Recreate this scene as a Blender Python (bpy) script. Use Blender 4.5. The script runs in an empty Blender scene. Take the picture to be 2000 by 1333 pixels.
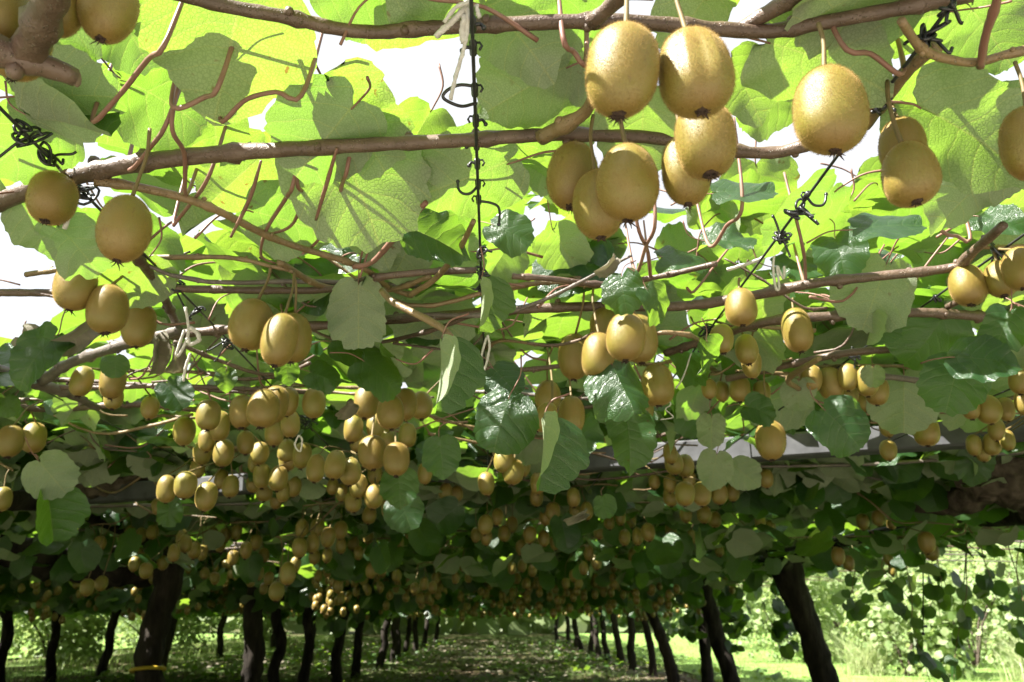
import bpy, math, random
import numpy as np
from mathutils import Vector, Matrix

random.seed(7)
RNG = np.random.default_rng(11)
SC = bpy.context.scene
COL = SC.collection
R = math.radians

# ------------------------------------------------------------------ camera, sky, sun, exposure
HC = 0.92                      # camera height: crouching under the pergola
PITCH, YAW = 18.55, -1.22
F = 1600.0                     # focal length in pixels of a 2000 px wide frame
cam_d = bpy.data.cameras.new('camera')
cam = bpy.data.objects.new('camera', cam_d); COL.objects.link(cam)
cam.location = (0, 0, HC)
cam.rotation_euler = (R(90 + PITCH), 0, R(YAW))
cam_d.sensor_width = 36; cam_d.lens = 36 * F / 2000
cam_d.clip_start = 0.02; cam_d.clip_end = 2000
cam_d.dof.use_dof = True; cam_d.dof.focus_distance = 0.95; cam_d.dof.aperture_fstop = 11
SC.camera = cam

SUN_EL, SUN_AZ = 50.0, -112.0   # azimuth clockwise from +Y: from the left, a little behind the camera
SUNV = Vector((math.sin(R(SUN_AZ)) * math.cos(R(SUN_EL)), math.cos(R(SUN_AZ)) * math.cos(R(SUN_EL)), math.sin(R(SUN_EL))))
world = bpy.data.worlds.new('World'); SC.world = world; world.use_nodes = True
wn = world.node_tree.nodes; wl = world.node_tree.links
bg = wn['Background']
sky = wn.new('ShaderNodeTexSky'); sky.sky_type = 'NISHITA'; sky.sun_disc = False
sky.sun_elevation = R(SUN_EL); sky.sun_rotation = R(SUN_AZ)
sky.dust_density = 4.0; sky.air_density = 1.0; sky.ozone_density = 1.0
# bright milky haze with thin cloud over the blue, the same all round
gn = wn.new('ShaderNodeTexCoord'); nz = wn.new('ShaderNodeTexNoise'); nz.inputs['Scale'].default_value = 2.2; nz.inputs['Detail'].default_value = 5
wl.new(gn.outputs['Generated'], nz.inputs['Vector'])
cr = wn.new('ShaderNodeMapRange'); cr.inputs['From Min'].default_value = .3; cr.inputs['From Max'].default_value = .7; cr.inputs['To Min'].default_value = .90; cr.inputs['To Max'].default_value = .99
wl.new(nz.outputs['Fac'], cr.inputs['Value'])
mxs = wn.new('ShaderNodeMix'); mxs.data_type = 'RGBA'; mxs.inputs[7].default_value = (1.34, 1.35, 1.38, 1)
wl.new(cr.outputs['Result'], mxs.inputs[0]); wl.new(sky.outputs[0], mxs.inputs[6])
wl.new(mxs.outputs[2], bg.inputs[0]); bg.inputs[1].default_value = 0.15
sun_d = bpy.data.lights.new('sun', 'SUN'); sun_d.energy = 5.0; sun_d.angle = R(0.5); sun_d.color = (1, 0.96, 0.88)
sun = bpy.data.objects.new('sun', sun_d); COL.objects.link(sun)
sun.location = (0, 0, 20); sun.rotation_euler = SUNV.to_track_quat('Z', 'Y').to_euler()
SC.view_settings.view_transform = 'Standard'
SC.view_settings.look = 'None'
SC.view_settings.exposure = 2.42
SC.view_settings.gamma = 1.0
SC.view_settings.use_curve_mapping = False
SC.render.engine = 'CYCLES'
SC.cycles.max_bounces = 10; SC.cycles.diffuse_bounces = 6; SC.cycles.transmission_bounces = 8
SC.cycles.transparent_max_bounces = 8
SC.cycles.use_denoising = True
SC.cycles.sample_clamp_indirect = 6.0

# ------------------------------------------------------------------ picture rays -> places
_rot = cam.rotation_euler.to_matrix()
CR, CU, CW = _rot @ Vector((1, 0, 0)), _rot @ Vector((0, 1, 0)), _rot @ Vector((0, 0, -1))
CAM = Vector((0, 0, HC))
def ray(px, py):
    return CW + CR * ((px - 1000) / F) - CU * ((py - 666.5) / F)
def at_z(px, py, z):            # the point on that line of sight z metres above the camera
    d = ray(px, py); return CAM + d * (z / d.z)
def at_d(px, py, dist):         # the point at depth dist
    return CAM + ray(px, py) * dist
def at_y(px, py, y):
    d = ray(px, py); return CAM + d * (y / d.y)
def project(p):
    v = Vector(p) - CAM; w = v.dot(CW)
    if w < 0.05: return None
    return (1000 + F * v.dot(CR) / w, 666.5 - F * v.dot(CU) / w, w)

# ------------------------------------------------------------------ materials
def new_mat(name):
    m = bpy.data.materials.new(name); m.use_nodes = True
    nt = m.node_tree; nt.nodes.clear()
    out = nt.nodes.new('ShaderNodeOutputMaterial')
    return m, nt, out
class NT:
    def __init__(s, nt): s.nt = nt
    def n(s, typ, **kw):
        nd = s.nt.nodes.new(typ)
        for k, v in kw.items():
            if k.startswith('_'): setattr(nd, k[1:], v)
            else:
                key = int(k[1:]) if k[0] == 'i' and k[1:].isdigit() else k.replace('__', ' ')
                s.set(nd.inputs[key], v)
        return nd
    def set(s, sock, v):
        if hasattr(v, 'is_output') or isinstance(v, bpy.types.NodeSocket): s.nt.links.new(v, sock)
        else: sock.default_value = v
    def math(s, op, a, b=0.0, c=0.0, clamp=False):
        nd = s.nt.nodes.new('ShaderNodeMath'); nd.operation = op; nd.use_clamp = clamp
        for i, v in enumerate((a, b, c)): s.set(nd.inputs[i], v)
        return nd.outputs[0]
    def mix(s, f, a, b):
        nd = s.nt.nodes.new('ShaderNodeMix'); nd.data_type = 'RGBA'
        s.set(nd.inputs[0], f); s.set(nd.inputs[6], a); s.set(nd.inputs[7], b)
        return nd.outputs[2]
    def ramp(s, f, *stops):
        nd = s.nt.nodes.new('ShaderNodeValToRGB'); s.set(nd.inputs[0], f)
        el = nd.color_ramp.elements
        while len(el) < len(stops): el.new(0.5)
        for e, (p, c) in zip(el, stops):
            e.position = p; e.color = c if len(c) == 4 else (*c, 1)
        return nd.outputs[0]
    def noise(s, scale, detail=3, vec=None, rough=0.55):
        nd = s.nt.nodes.new('ShaderNodeTexNoise'); nd.inputs['Scale'].default_value = scale
        nd.inputs['Detail'].default_value = detail; nd.inputs['Roughness'].default_value = rough
        if vec is not None: s.nt.links.new(vec, nd.inputs['Vector'])
        return nd
    def bump(s, h, strength, dist):
        nd = s.nt.nodes.new('ShaderNodeBump'); nd.inputs['Strength'].default_value = strength
        nd.inputs['Distance'].default_value = dist; s.nt.links.new(h, nd.inputs['Height'])
        return nd.outputs[0]
def c4(r, g, b): return (r, g, b, 1)

def leaf_material(name, top_a, top_b, under_a, under_b, trans_a, trans_b, tr=0.33, gloss=0.30, blotch=True):
    m, nt, out = new_mat(name); k = NT(nt)
    uv = k.n('ShaderNodeUVMap', _uv_map='UVMap').outputs[0]
    sep = k.n('ShaderNodeSeparateXYZ', i0=uv)
    x = k.math('SUBTRACT', sep.outputs[0], 0.5); x = k.math('MULTIPLY', x, 1.4)
    y = k.math('MULTIPLY', sep.outputs[1], 1.4)
    y = k.math('SUBTRACT', y, 0.2)
    oi = k.n('ShaderNodeObjectInfo')
    at = k.n('ShaderNodeAttribute', _attribute_name='rnd')
    rnd = k.math('FRACT', k.math('ADD', oi.outputs['Random'], at.outputs['Fac']))
    ax = k.math('ABSOLUTE', x)
    v = k.math('SUBTRACT', y, k.math('MULTIPLY', ax, k.math('ADD', 0.35, k.math('MULTIPLY', ax, 0.75))))
    wob = k.noise(2.6, 2, k.n('ShaderNodeCombineXYZ', i0=x, i1=y, i2=k.math('MULTIPLY', rnd, 91.0)).outputs[0])
    v = k.math('ADD', v, k.math('MULTIPLY', wob.outputs['Fac'], 0.16))
    fr = k.math('FRACT', k.math('ADD', k.math('MULTIPLY', k.math('ADD', v, k.math('MULTIPLY', rnd, .1)), k.math('ADD', 4.6, k.math('MULTIPLY', rnd, 1.6))), 10.2))
    dv = k.math('MULTIPLY', k.math('ABSOLUTE', k.math('SUBTRACT', fr, 0.5)), 2.0)      # 1 on a side vein
    side = k.math('MULTIPLY', k.math('SUBTRACT', dv, 0.92), 13.0, clamp=True)
    mid = k.math('SUBTRACT', 1.0, k.math('DIVIDE', ax, 0.014), clamp=True)
    vein = k.math('MAXIMUM', side, mid, clamp=True)
    comb = k.n('ShaderNodeCombineXYZ', i0=x, i1=y, i2=k.math('MULTIPLY', rnd, 37.0)).outputs[0]
    vor = k.n('ShaderNodeTexVoronoi', _feature='DISTANCE_TO_EDGE', Vector=comb, Scale=38.0)
    net = k.math('SUBTRACT', 1.0, k.math('MULTIPLY', vor.outputs['Distance'], 7.0), clamp=True)
    no = k.noise(5.0, 4, comb)
    geo = k.n('ShaderNodeNewGeometry')
    top = k.mix(rnd, c4(*top_a), c4(*top_b))
    top = k.mix(k.math('MULTIPLY', vein, 0.4), top, c4(0.07, 0.125, 0.04))
    und = k.mix(no.outputs['Fac'], c4(*under_a), c4(*under_b))
    und = k.mix(k.math('MULTIPLY', vein, 0.85), und, c4(0.30, 0.32, 0.17))
    und = k.mix(k.math('MULTIPLY', net, 0.28), und, c4(0.06, 0.09, 0.045))
    base = k.mix(geo.outputs['Backfacing'], top, und)
    tc = k.mix(rnd, c4(*trans_a), c4(*trans_b))
    tc = k.mix(k.math('MULTIPLY', vein, 0.6), tc, c4(0.40, 0.47, 0.10))
    tc = k.mix(k.math('MULTIPLY', net, 0.34), tc, c4(trans_a[0] * .55, trans_a[1] * .68, trans_a[2] * .5))
    if blotch:
        b = k.noise(9.0, 2, comb)
        spot = k.ramp(b.outputs['Fac'], (0.68, (0, 0, 0)), (0.74, (1, 1, 1)))
        spot = k.math('MULTIPLY', spot, k.ramp(rnd, (0.55, (0, 0, 0)), (0.95, (1, 1, 1))))
        tc = k.mix(spot, tc, c4(0.26, 0.15, 0.02)); base = k.mix(k.math('MULTIPLY', spot, .7), base, c4(0.12, 0.08, 0.03))
    h = k.math('ADD', k.math('MULTIPLY', k.math('POWER', dv, 4.0), -0.5), k.math('MULTIPLY', net, -0.30))
    h = k.math('ADD', h, k.math('MULTIPLY', no.outputs['Fac'], 0.5))
    bmp = k.bump(h, 0.36, 0.004)
    rough = k.math('ADD', gloss, k.math('MULTIPLY', geo.outputs['Backfacing'], 0.45))
    spec = k.math('SUBTRACT', 0.5, k.math('MULTIPLY', geo.outputs['Backfacing'], 0.38))
    p = k.n('ShaderNodeBsdfPrincipled', Base__Color=base, Roughness=rough, Normal=bmp)
    k.set(p.inputs['Specular IOR Level'], spec)
    t = k.n('ShaderNodeBsdfTranslucent', Color=tc, Normal=bmp)
    mx = k.n('ShaderNodeMixShader', i0=tr, i1=p.outputs[0], i2=t.outputs[0])
    nt.links.new(mx.outputs[0], out.inputs[0])
    return m

def simple(name, cols, scale=30, rough=0.7, bump=0.3, bdist=0.002, spec=0.3, metallic=0.0, coord='Object', detail=4, stretch=None):
    m, nt, out = new_mat(name); k = NT(nt)
    tcn = k.n('ShaderNodeTexCoord').outputs[coord]
    if stretch: tcn = k.n('ShaderNodeMapping', i0=tcn, Scale=stretch).outputs[0]
    no = k.noise(scale, detail, tcn)
    n = len(cols)
    col = k.ramp(no.outputs['Fac'], *[(0.30 + 0.4 * i / max(1, n - 1), c) for i, c in enumerate(cols)])
    p = k.n('ShaderNodeBsdfPrincipled', Base__Color=col, Roughness=rough, Metallic=metallic)
    k.set(p.inputs['Specular IOR Level'], spec)
    if bump: nt.links.new(k.bump(no.outputs['Fac'], bump, bdist), p.inputs['Normal'])
    nt.links.new(p.outputs[0], out.inputs[0])
    return m

def cane_material(name, a, b, dots):
    m, nt, out = new_mat(name); k = NT(nt)
    tc = k.n('ShaderNodeTexCoord').outputs['Object']
    no = k.noise(28, 5, tc)
    col = k.ramp(no.outputs['Fac'], (0.3, a), (0.7, b))
    vo = k.n('ShaderNodeTexVoronoi', Vector=tc, Scale=330.0)
    d = k.ramp(vo.outputs['Distance'], (0.16, (1, 1, 1)), (0.30, (0, 0, 0)))
    msk = k.ramp(k.noise(90, 2, tc).outputs['Fac'], (0.48, (0, 0, 0)), (0.55, (1, 1, 1)))
    d = k.math('MULTIPLY', d, msk)
    col = k.mix(k.math('MULTIPLY', d, 0.8), col, c4(*dots))
    pt = k.ramp(k.noise(11, 6, tc, .75).outputs['Fac'], (0.42, (0, 0, 0)), (0.60, (1, 1, 1)))
    col = k.mix(k.math('MULTIPLY', pt, 0.55), col, c4(a[0] * .45, a[1] * .42, a[2] * .40))
    h = k.math('ADD', k.math('ADD', no.outputs['Fac'], d), k.math('MULTIPLY', pt, .6))
    p = k.n('ShaderNodeBsdfPrincipled', Base__Color=col, Roughness=0.5, Normal=k.bump(h, 0.9, 0.002))
    nt.links.new(p.outputs[0], out.inputs[0]); return m

def skin_material():
    m, nt, out = new_mat('kiwi_skin'); k = NT(nt)
    tc = k.n('ShaderNodeTexCoord').outputs['Object']
    oi = k.n('ShaderNodeObjectInfo').outputs['Random']
    off = k.n('ShaderNodeVectorMath', _operation='ADD', i0=tc, i1=k.n('ShaderNodeCombineXYZ', i0=k.math('MULTIPLY', oi, 9.0)).outputs[0]).outputs[0]
    n1 = k.noise(1.6, 3, off); n2 = k.noise(85, 3, off)
    col = k.ramp(n1.outputs['Fac'], (0.36, (0.158, 0.147, 0.019)), (0.66, (0.196, 0.139, 0.029)))
    col = k.mix(k.math('MULTIPLY', oi, 0.35), col, c4(0.1984, 0.1248, 0.032))
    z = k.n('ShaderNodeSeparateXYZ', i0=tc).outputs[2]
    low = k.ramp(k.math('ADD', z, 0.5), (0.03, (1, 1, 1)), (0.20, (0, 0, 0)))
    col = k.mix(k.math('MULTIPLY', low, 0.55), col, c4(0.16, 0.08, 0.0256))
    sp = k.ramp(n2.outputs['Fac'], (0.46, (0, 0, 0)), (0.62, (1, 1, 1)))
    col = k.mix(k.math('MULTIPLY', sp, 0.28), col, c4(0.1408, 0.0864, 0.0224))
    sc_ = k.n('ShaderNodeMapping', i0=off, Scale=(3.0, 3.0, 1.2)).outputs[0]
    scar = k.ramp(k.noise(2.2, 5, sc_, .7).outputs['Fac'], (0.64, (0, 0, 0)), (0.70, (1, 1, 1)))
    col = k.mix(k.math('MULTIPLY', scar, 0.5), col, c4(0.1088, 0.0608, 0.0224))
    p = k.n('ShaderNodeBsdfPrincipled', Base__Color=col, Roughness=0.42, Normal=k.bump(n2.outputs['Fac'], 0.2, 0.007))
    k.set(p.inputs['Specular IOR Level'], 0.5)
    k.set(p.inputs['Subsurface Weight'], 0.15); p.inputs['Subsurface Radius'].default_value = (1.0, 0.65, 0.2); k.set(p.inputs['Subsurface Scale'], 0.006)
    k.set(p.inputs['Sheen Weight'], 0.55); k.set(p.inputs['Sheen Roughness'], 0.28); k.set(p.inputs['Sheen Tint'], c4(0.70, 0.46, 0.22))
    nt.links.new(p.outputs[0], out.inputs[0]); return m

def fuzz_material():
    m, nt, out = new_mat('kiwi_fuzz'); k = NT(nt)
    d = k.n('ShaderNodeBsdfDiffuse', Color=c4(0.245, 0.165, 0.062))
    t = k.n('ShaderNodeBsdfTranslucent', Color=c4(0.36, 0.245, 0.095))
    mx = k.n('ShaderNodeMixShader', i0=0.5, i1=d.outputs[0], i2=t.outputs[0])
    nt.links.new(mx.outputs[0], out.inputs[0]); return m

M = {}
M['leaf'] = leaf_material('kiwi_leaf', (0.010, 0.034, 0.011), (0.020, 0.052, 0.014), (0.27, 0.295, 0.215), (0.21, 0.24, 0.165),
                          (0.215, 0.43, 0.028), (0.325, 0.52, 0.040))
M['dry_leaf'] = leaf_material('dry_leaf', (0.132, 0.108, 0.072), (0.18, 0.162, 0.12), (0.216, 0.204, 0.162), (0.144, 0.132, 0.096),
                              (0.12, 0.102, 0.054), (0.156, 0.132, 0.072), tr=0.25, gloss=0.7, blotch=False)
M['weed'] = leaf_material('weed_leaf', (0.0375, 0.09, 0.01875), (0.0675, 0.1275, 0.02625), (0.075, 0.1275, 0.0375), (0.06, 0.105, 0.03),
                          (0.22, 0.38, 0.03), (0.32, 0.46, 0.05), tr=0.4, gloss=0.5, blotch=False)
M['shrub'] = leaf_material('shrub_leaf', (0.153, 0.2295, 0.085), (0.238, 0.289, 0.136), (0.238, 0.289, 0.153), (0.187, 0.2465, 0.1105),
                           (0.391, 0.527, 0.153), (0.476, 0.561, 0.204), tr=0.42, gloss=0.5, blotch=False)
M['petiole'] = simple('leaf_stalk', [(0.165, 0.076, 0.058), (0.205, 0.125, 0.092)], 14, 0.45, 0.1)
M['shoot'] = cane_material('young_shoot', (0.1632, 0.1156, 0.051), (0.2176, 0.1428, 0.0748), (0.2856, 0.2448, 0.1632))
M['cane'] = cane_material('brown_cane', (0.078, 0.047, 0.032), (0.112, 0.074, 0.052), (0.27, 0.22, 0.16))
M['old_cane'] = cane_material('grey_cane', (0.095, 0.077, 0.067), (0.138, 0.114, 0.094), (0.22, 0.195, 0.17))
M['bark'] = simple('dark_bark', [(0.0072, 0.006, 0.0048), (0.021, 0.0168, 0.0132), (0.042, 0.0348, 0.0276)], 16, 0.9, 1.0, 0.03, 0.15, stretch=(1, 1, 0.25))
M['bark_limb'] = simple('limb_bark', [(0.027, 0.0204, 0.0156), (0.066, 0.051, 0.039), (0.114, 0.09, 0.072)], 22, 0.9, 1.0, 0.02, 0.15)
M['cut_wood'] = simple('cut_wood', [(0.13, 0.0845, 0.0585), (0.221, 0.1625, 0.1235)], 60, 0.8, 0.4)
M['stalk'] = simple('fruit_stalk', [(0.1105, 0.091, 0.0325), (0.1625, 0.1105, 0.052)], 10, 0.6, 0.1)
M['skin'] = skin_material()
M['fuzz'] = fuzz_material()
M['calyx'] = simple('dry_blossom_end', [(0.018, 0.0108, 0.0084), (0.051, 0.03, 0.021)], 8, 0.9, 0.3)
M['steel'] = simple('galvanised_steel', [(0.035, 0.034, 0.036), (0.062, 0.063, 0.068), (0.085, 0.086, 0.092)], 14, 0.75, 0.3, 0.002, 0.25, 0.0, detail=8)
M['wire'] = simple('dark_wire', [(0.0245, 0.0252, 0.0294), (0.0525, 0.0525, 0.056)], 60, 0.4, 0.1, 0.0005, 0.5, 0.4)
M['black'] = simple('black_plastic', [(0.008, 0.008, 0.0096), (0.0176, 0.0176, 0.0208)], 60, 0.35, 0.1, 0.0005, 0.5)
M['string'] = simple('white_string', [(0.3536, 0.34, 0.306), (0.476, 0.4624, 0.4216)], 200, 0.8, 0.5, 0.001)
M['yellow'] = simple('yellow_tape', [(0.36, 0.252, 0.018), (0.42, 0.3, 0.03)], 20, 0.5, 0.1)

def ground_material():
    m, nt, out = new_mat('orchard_floor'); k = NT(nt)
    tc = k.n('ShaderNodeTexCoord').outputs['Object']
    n1 = k.noise(0.55, 4, tc); n2 = k.noise(9, 5, tc); n3 = k.noise(60, 3, tc)
    dirt = k.ramp(n2.outputs['Fac'], (0.3, (0.0465, 0.031, 0.01984)), (0.7, (0.1178, 0.0868, 0.0589)))
    grs = k.ramp(n3.outputs['Fac'], (0.3, (0.0434, 0.0806, 0.0186)), (0.7, (0.093, 0.1364, 0.0372)))
    msk = k.ramp(k.math('ADD', k.math('MULTIPLY', n1.outputs['Fac'], 0.7), k.math('MULTIPLY', n2.outputs['Fac'], 0.3)), (0.42, (0, 0, 0)), (0.56, (1, 1, 1)))
    col = k.mix(msk, dirt, grs)
    p = k.n('ShaderNodeBsdfPrincipled', Base__Color=col, Roughness=0.95, Normal=k.bump(n2.outputs['Fac'], 0.8, 0.05))
    k.set(p.inputs['Specular IOR Level'], 0.1)
    nt.links.new(p.outputs[0], out.inputs[0]); return m
M['ground'] = ground_material()
M['field'] = simple('mown_field', [(0.085, 0.155, 0.035), (0.14, 0.235, 0.06), (0.21, 0.28, 0.09)], 2.2, 0.95, 0.6, 0.04, 0.05, detail=8)
M['gravel'] = simple('pale_gravel', [(0.2576, 0.23, 0.184), (0.368, 0.3358, 0.276), (0.46, 0.4232, 0.368)], 40, 0.95, 0.8, 0.02, 0.1)
def blade_material(name, a, b, t):
    m, nt, out = new_mat(name); k = NT(nt)
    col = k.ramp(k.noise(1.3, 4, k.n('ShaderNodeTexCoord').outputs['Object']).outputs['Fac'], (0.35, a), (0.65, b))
    d = k.n('ShaderNodeBsdfPrincipled', Base__Color=col, Roughness=0.5)
    mx = k.n('ShaderNodeMixShader', i0=0.45, i1=d.outputs[0], i2=k.n('ShaderNodeBsdfTranslucent', Color=c4(*t)).outputs[0])
    nt.links.new(mx.outputs[0], out.inputs[0]); return m
M['grass'] = blade_material('grass_blade', (0.17, 0.272, 0.068), (0.306, 0.391, 0.1445), (0.51, 0.663, 0.187))
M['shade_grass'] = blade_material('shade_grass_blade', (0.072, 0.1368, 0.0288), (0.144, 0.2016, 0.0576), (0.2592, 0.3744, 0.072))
M['reed'] = blade_material('tall_grass', (0.255, 0.306, 0.136), (0.374, 0.391, 0.221), (0.51, 0.561, 0.272))

# ------------------------------------------------------------------ mesh helpers
class MB:
    """collects tubes, lathes and boxes for ONE mesh object"""
    def __init__(s): s.v = []; s.f = []; s.smooth = True
    def tube(s, pts, rad, n=8, cap=True, rough=0.0, seed=0):
        pts = [Vector(p) for p in pts]
        if not hasattr(rad, '__len__'): rad = [rad] * len(pts)
        rr = random.Random(seed)
        b0 = len(s.v); up = None
        for i, p in enumerate(pts):
            t = (pts[min(i + 1, len(pts) - 1)] - pts[max(i - 1, 0)])
            if t.length < 1e-9: t = Vector((0, 0, 1))
            t.normalize()
            if up is None: up = t.orthogonal().normalized()
            a = up - t * up.dot(t)
            a = a.normalized() if a.length > 1e-5 else t.orthogonal().normalized()
            up = a; b = t.cross(a)
            for j in range(n):
                th = 2 * math.pi * j / n
                r = rad[i] * (1 + (rr.uniform(-rough, rough) if rough else 0))
                s.v.append(tuple(p + (a * math.cos(th) + b * math.sin(th)) * r))
        for i in range(len(pts) - 1):
            for j in range(n):
                k = (j + 1) % n
                s.f.append((b0 + i * n + j, b0 + i * n + k, b0 + (i + 1) * n + k, b0 + (i + 1) * n + j))
        if cap:
            s.f.append(tuple(b0 + j for j in reversed(range(n))))
            e = b0 + (len(pts) - 1) * n
            s.f.append(tuple(e + j for j in range(n)))
        return s
    def ball(s, c, r, nu=8, nv=5, sq=(1, 1, 1), seed=0, rough=0.0):
        rr = random.Random(seed); c = Vector(c); b0 = len(s.v)
        s.v.append(tuple(c + Vector((0, 0, r * sq[2]))))
        for i in range(1, nv):
            ph = math.pi * i / nv
            for j in range(nu):
                th = 2 * math.pi * j / nu; q = r * (1 + rr.uniform(-rough, rough))
                s.v.append((c.x + q * sq[0] * math.sin(ph) * math.cos(th), c.y + q * sq[1] * math.sin(ph) * math.sin(th), c.z + q * sq[2] * math.cos(ph)))
        s.v.append(tuple(c - Vector((0, 0, r * sq[2])))); e = len(s.v) - 1
        for j in range(nu):
            k = (j + 1) % nu
            s.f.append((b0, b0 + 1 + j, b0 + 1 + k))
            s.f.append((e, b0 + 1 + (nv - 2) * nu + k, b0 + 1 + (nv - 2) * nu + j))
        for i in range(nv - 2):
            for j in range(nu):
                k = (j + 1) % nu; a = b0 + 1 + i * nu
                s.f.append((a + j, a + nu + j, a + nu + k, a + k))
        return s
    def mesh(s, name, mat):
        me = bpy.data.meshes.new(name); me.from_pydata(s.v, [], s.f); me.materials.append(mat)
        if s.smooth: me.shade_smooth()
        return me
    def build(s, name, mat, parent=None):
        return link(name, s.mesh(name, mat), parent)

def link(name, me, parent=None, mat4=None):
    o = bpy.data.objects.new(name, me); COL.objects.link(o)
    if parent is not None: o.parent = parent
    if mat4 is not None: o.matrix_basis = mat4
    elif parent is not None: o.matrix_basis = Matrix.Translation(-parent.location)   # built in world coordinates
    return o
def tag(o, label=None, cat=None, group=None, kind=None):
    if label: o['label'] = label
    if cat: o['category'] = cat
    if group: o['group'] = group
    if kind: o['kind'] = kind
    return o
def empty(name, loc):
    o = bpy.data.objects.new(name, None); COL.objects.link(o); o.location = loc; o.empty_display_size = 0.05
    return o
def smooth_path(pts, sub=6):
    pts = [Vector(p) for p in pts]; out = []
    P = [pts[0] * 2 - pts[1]] + pts + [pts[-1] * 2 - pts[-2]]
    for i in range(1, len(P) - 2):
        a, b, c, d = P[i - 1], P[i], P[i + 1], P[i + 2]
        for j in range(sub):
            t = j / sub
            out.append(0.5 * ((2 * b) + (c - a) * t + (2 * a - 5 * b + 4 * c - d) * t * t + (3 * b - a - 3 * c + d) * t ** 3))
    out.append(pts[-1]); return out
def lerp_list(a, n):
    return [float(np.interp(i / (n - 1), np.linspace(0, 1, len(a)), a)) for i in range(n)]

# ------------------------------------------------------------------ leaves
HALF = [(0.0, 0.02), (0.07, -0.06), (0.19, -0.105), (0.33, -0.065), (0.455, 0.06), (0.525, 0.235), (0.535, 0.42), (0.50, 0.60), (0.41, 0.77), (0.275, 0.895), (0.13, 0.955), (0.0, 0.935)]
HALF_TIP = HALF[:-3] + [(0.25, 0.915), (0.10, 1.0), (0.0, 1.06)]
def leaf_template(seed, nr, nc, fold=0.0, droop=0.0, wave=0.05, curl=0.0, tip=False, teeth=0.014, width=1.0, roll=0.0):
    """unit leaf: base at the origin, tip along +Y, upper side +Z. Returns verts, tris-or-quads, uv per vert"""
    rr = random.Random(seed)
    V, Fc, UV = [], [], []
    half = HALF_TIP if tip else HALF
    prof = smooth_path([(x * width, y, 0) for x, y in half], 6)
    L = [0]
    for a, b in zip(prof, prof[1:]): L.append(L[-1] + (b - a).length)
    ph = [rr.uniform(0, 6.28) for _ in range(6)]; asym = rr.uniform(-.06, .06)
    def edge(t, sgn):
        s_ = t * L[-1]
        i = min(len(L) - 2, max(0, int(np.searchsorted(L, s_) - 1)))
        u = (s_ - L[i]) / max(1e-9, L[i + 1] - L[i]); p = prof[i].lerp(prof[i + 1], u)
        return p
    def shape(x, y):
        z = fold * abs(x) - droop * (y - 0.1) ** 2 * (1 if y > 0.1 else 0)
        r = math.hypot(x, y - 0.4)
        th = math.atan2(x, y - 0.4)
        z += 1.15 * wave * (r / 0.5) ** 2 * (math.sin(2 * th + ph[0]) * 0.6 + math.sin(3 * th + ph[1]) * 0.55 + math.sin(5 * th + ph[3]) * 0.3 + math.sin(8 * th + ph[2]) * 0.28)
        z -= curl * max(0, r - 0.28) ** 2 * 4
        if roll:
            a = x * roll
            return (math.sin(a) / roll, y, z + (1 - math.cos(a)) / roll)
        return (x, y, z)
    grids = []
    for sgn in (-1, 1):
        g = []
        for i in range(nr + 1):
            t = i / nr
            e = edge(t, sgn); jit = (rr.uniform(-teeth, teeth) + .010 * math.sin(t * 61 + ph[5]) + .012 * math.sin(t * 17 + ph[4]) if 0 < i < nr else 0)
            big = 1 + 0.05 * math.sin(5 * t + ph[3 + (sgn > 0)]) + .035 * math.sin(11 * t + ph[1 + (sgn > 0)]) + asym * sgn
            ym = 0.02 + (prof[-1].y - 0.02) * (t ** 1.25)
            row = []
            for c in range(nc + 1):
                q = c / nc
                x = sgn * (e.x * big + jit) * q; y = ym + (e.y + jit - ym) * (q ** 1.15)
                row.append(len(V)); V.append(shape(x, y)); UV.append((x / 1.4 + 0.5, (y + 0.2) / 1.4))
            g.append(row)
        for i in range(nr):
            for c in range(nc):
                a, b, d, e_ = g[i][c], g[i][c + 1], g[i + 1][c + 1], g[i + 1][c]
                q = (a, b, d, e_) if sgn > 0 else (a, e_, d, b)
                Fc.append(q)
    return np.array(V, dtype=np.float32), Fc, np.array(UV, dtype=np.float32)

def mesh_from(name, V, Fc, UV, mat, rnd=None):
    me = bpy.data.meshes.new(name); me.from_pydata([tuple(v) for v in V], [], Fc)
    uvl = me.uv_layers.new(name='UVMap')
    idx = np.empty(len(me.loops), dtype=np.int32); me.loops.foreach_get('vertex_index', idx)
    uvl.data.foreach_set('uv', UV[idx].ravel())
    at = me.attributes.new('rnd', 'FLOAT', 'POINT')
    if rnd is not None: at.data.foreach_set('value', rnd)
    me.materials.append(mat); me.shade_smooth(); return me

SHAPES = [dict(fold=0.06, droop=0.12, wave=0.045), dict(fold=-0.10, droop=0.20, wave=0.05), dict(fold=0.16, droop=0.05, wave=0.06, tip=True),
          dict(fold=-0.05, droop=0.30, wave=0.05, curl=0.15), dict(fold=0.10, droop=-0.06, wave=0.07), dict(fold=-0.18, droop=0.12, wave=0.06, curl=0.2),
          dict(fold=0.0, droop=0.1, wave=0.08, width=0.92, tip=True), dict(fold=0.22, droop=0.15, wave=0.05), dict(fold=.3, droop=.35, wave=.08, width=.9, tip=True), dict(fold=-.3, droop=.1, wave=.09, curl=.35), dict(fold=.08, droop=.45, wave=.07, width=1.08), dict(fold=.12, droop=.1, wave=.11, width=.84, teeth=.022)]
HI = [mesh_from('leaf', *leaf_template(100 + i, 34, 7, **s), M['leaf']) for i, s in enumerate(SHAPES)]
LO = [mesh_from('leaf', *leaf_template(200 + i, 12, 3, **s), M['leaf']) for i, s in enumerate(SHAPES)]
FOLDED = [mesh_from('leaf', *leaf_template(300 + i, 34, 7, fold=f, droop=.15, wave=.05, width=.95), M['leaf']) for i, f in enumerate((0.9, 1.5, -0.8))]
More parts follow.
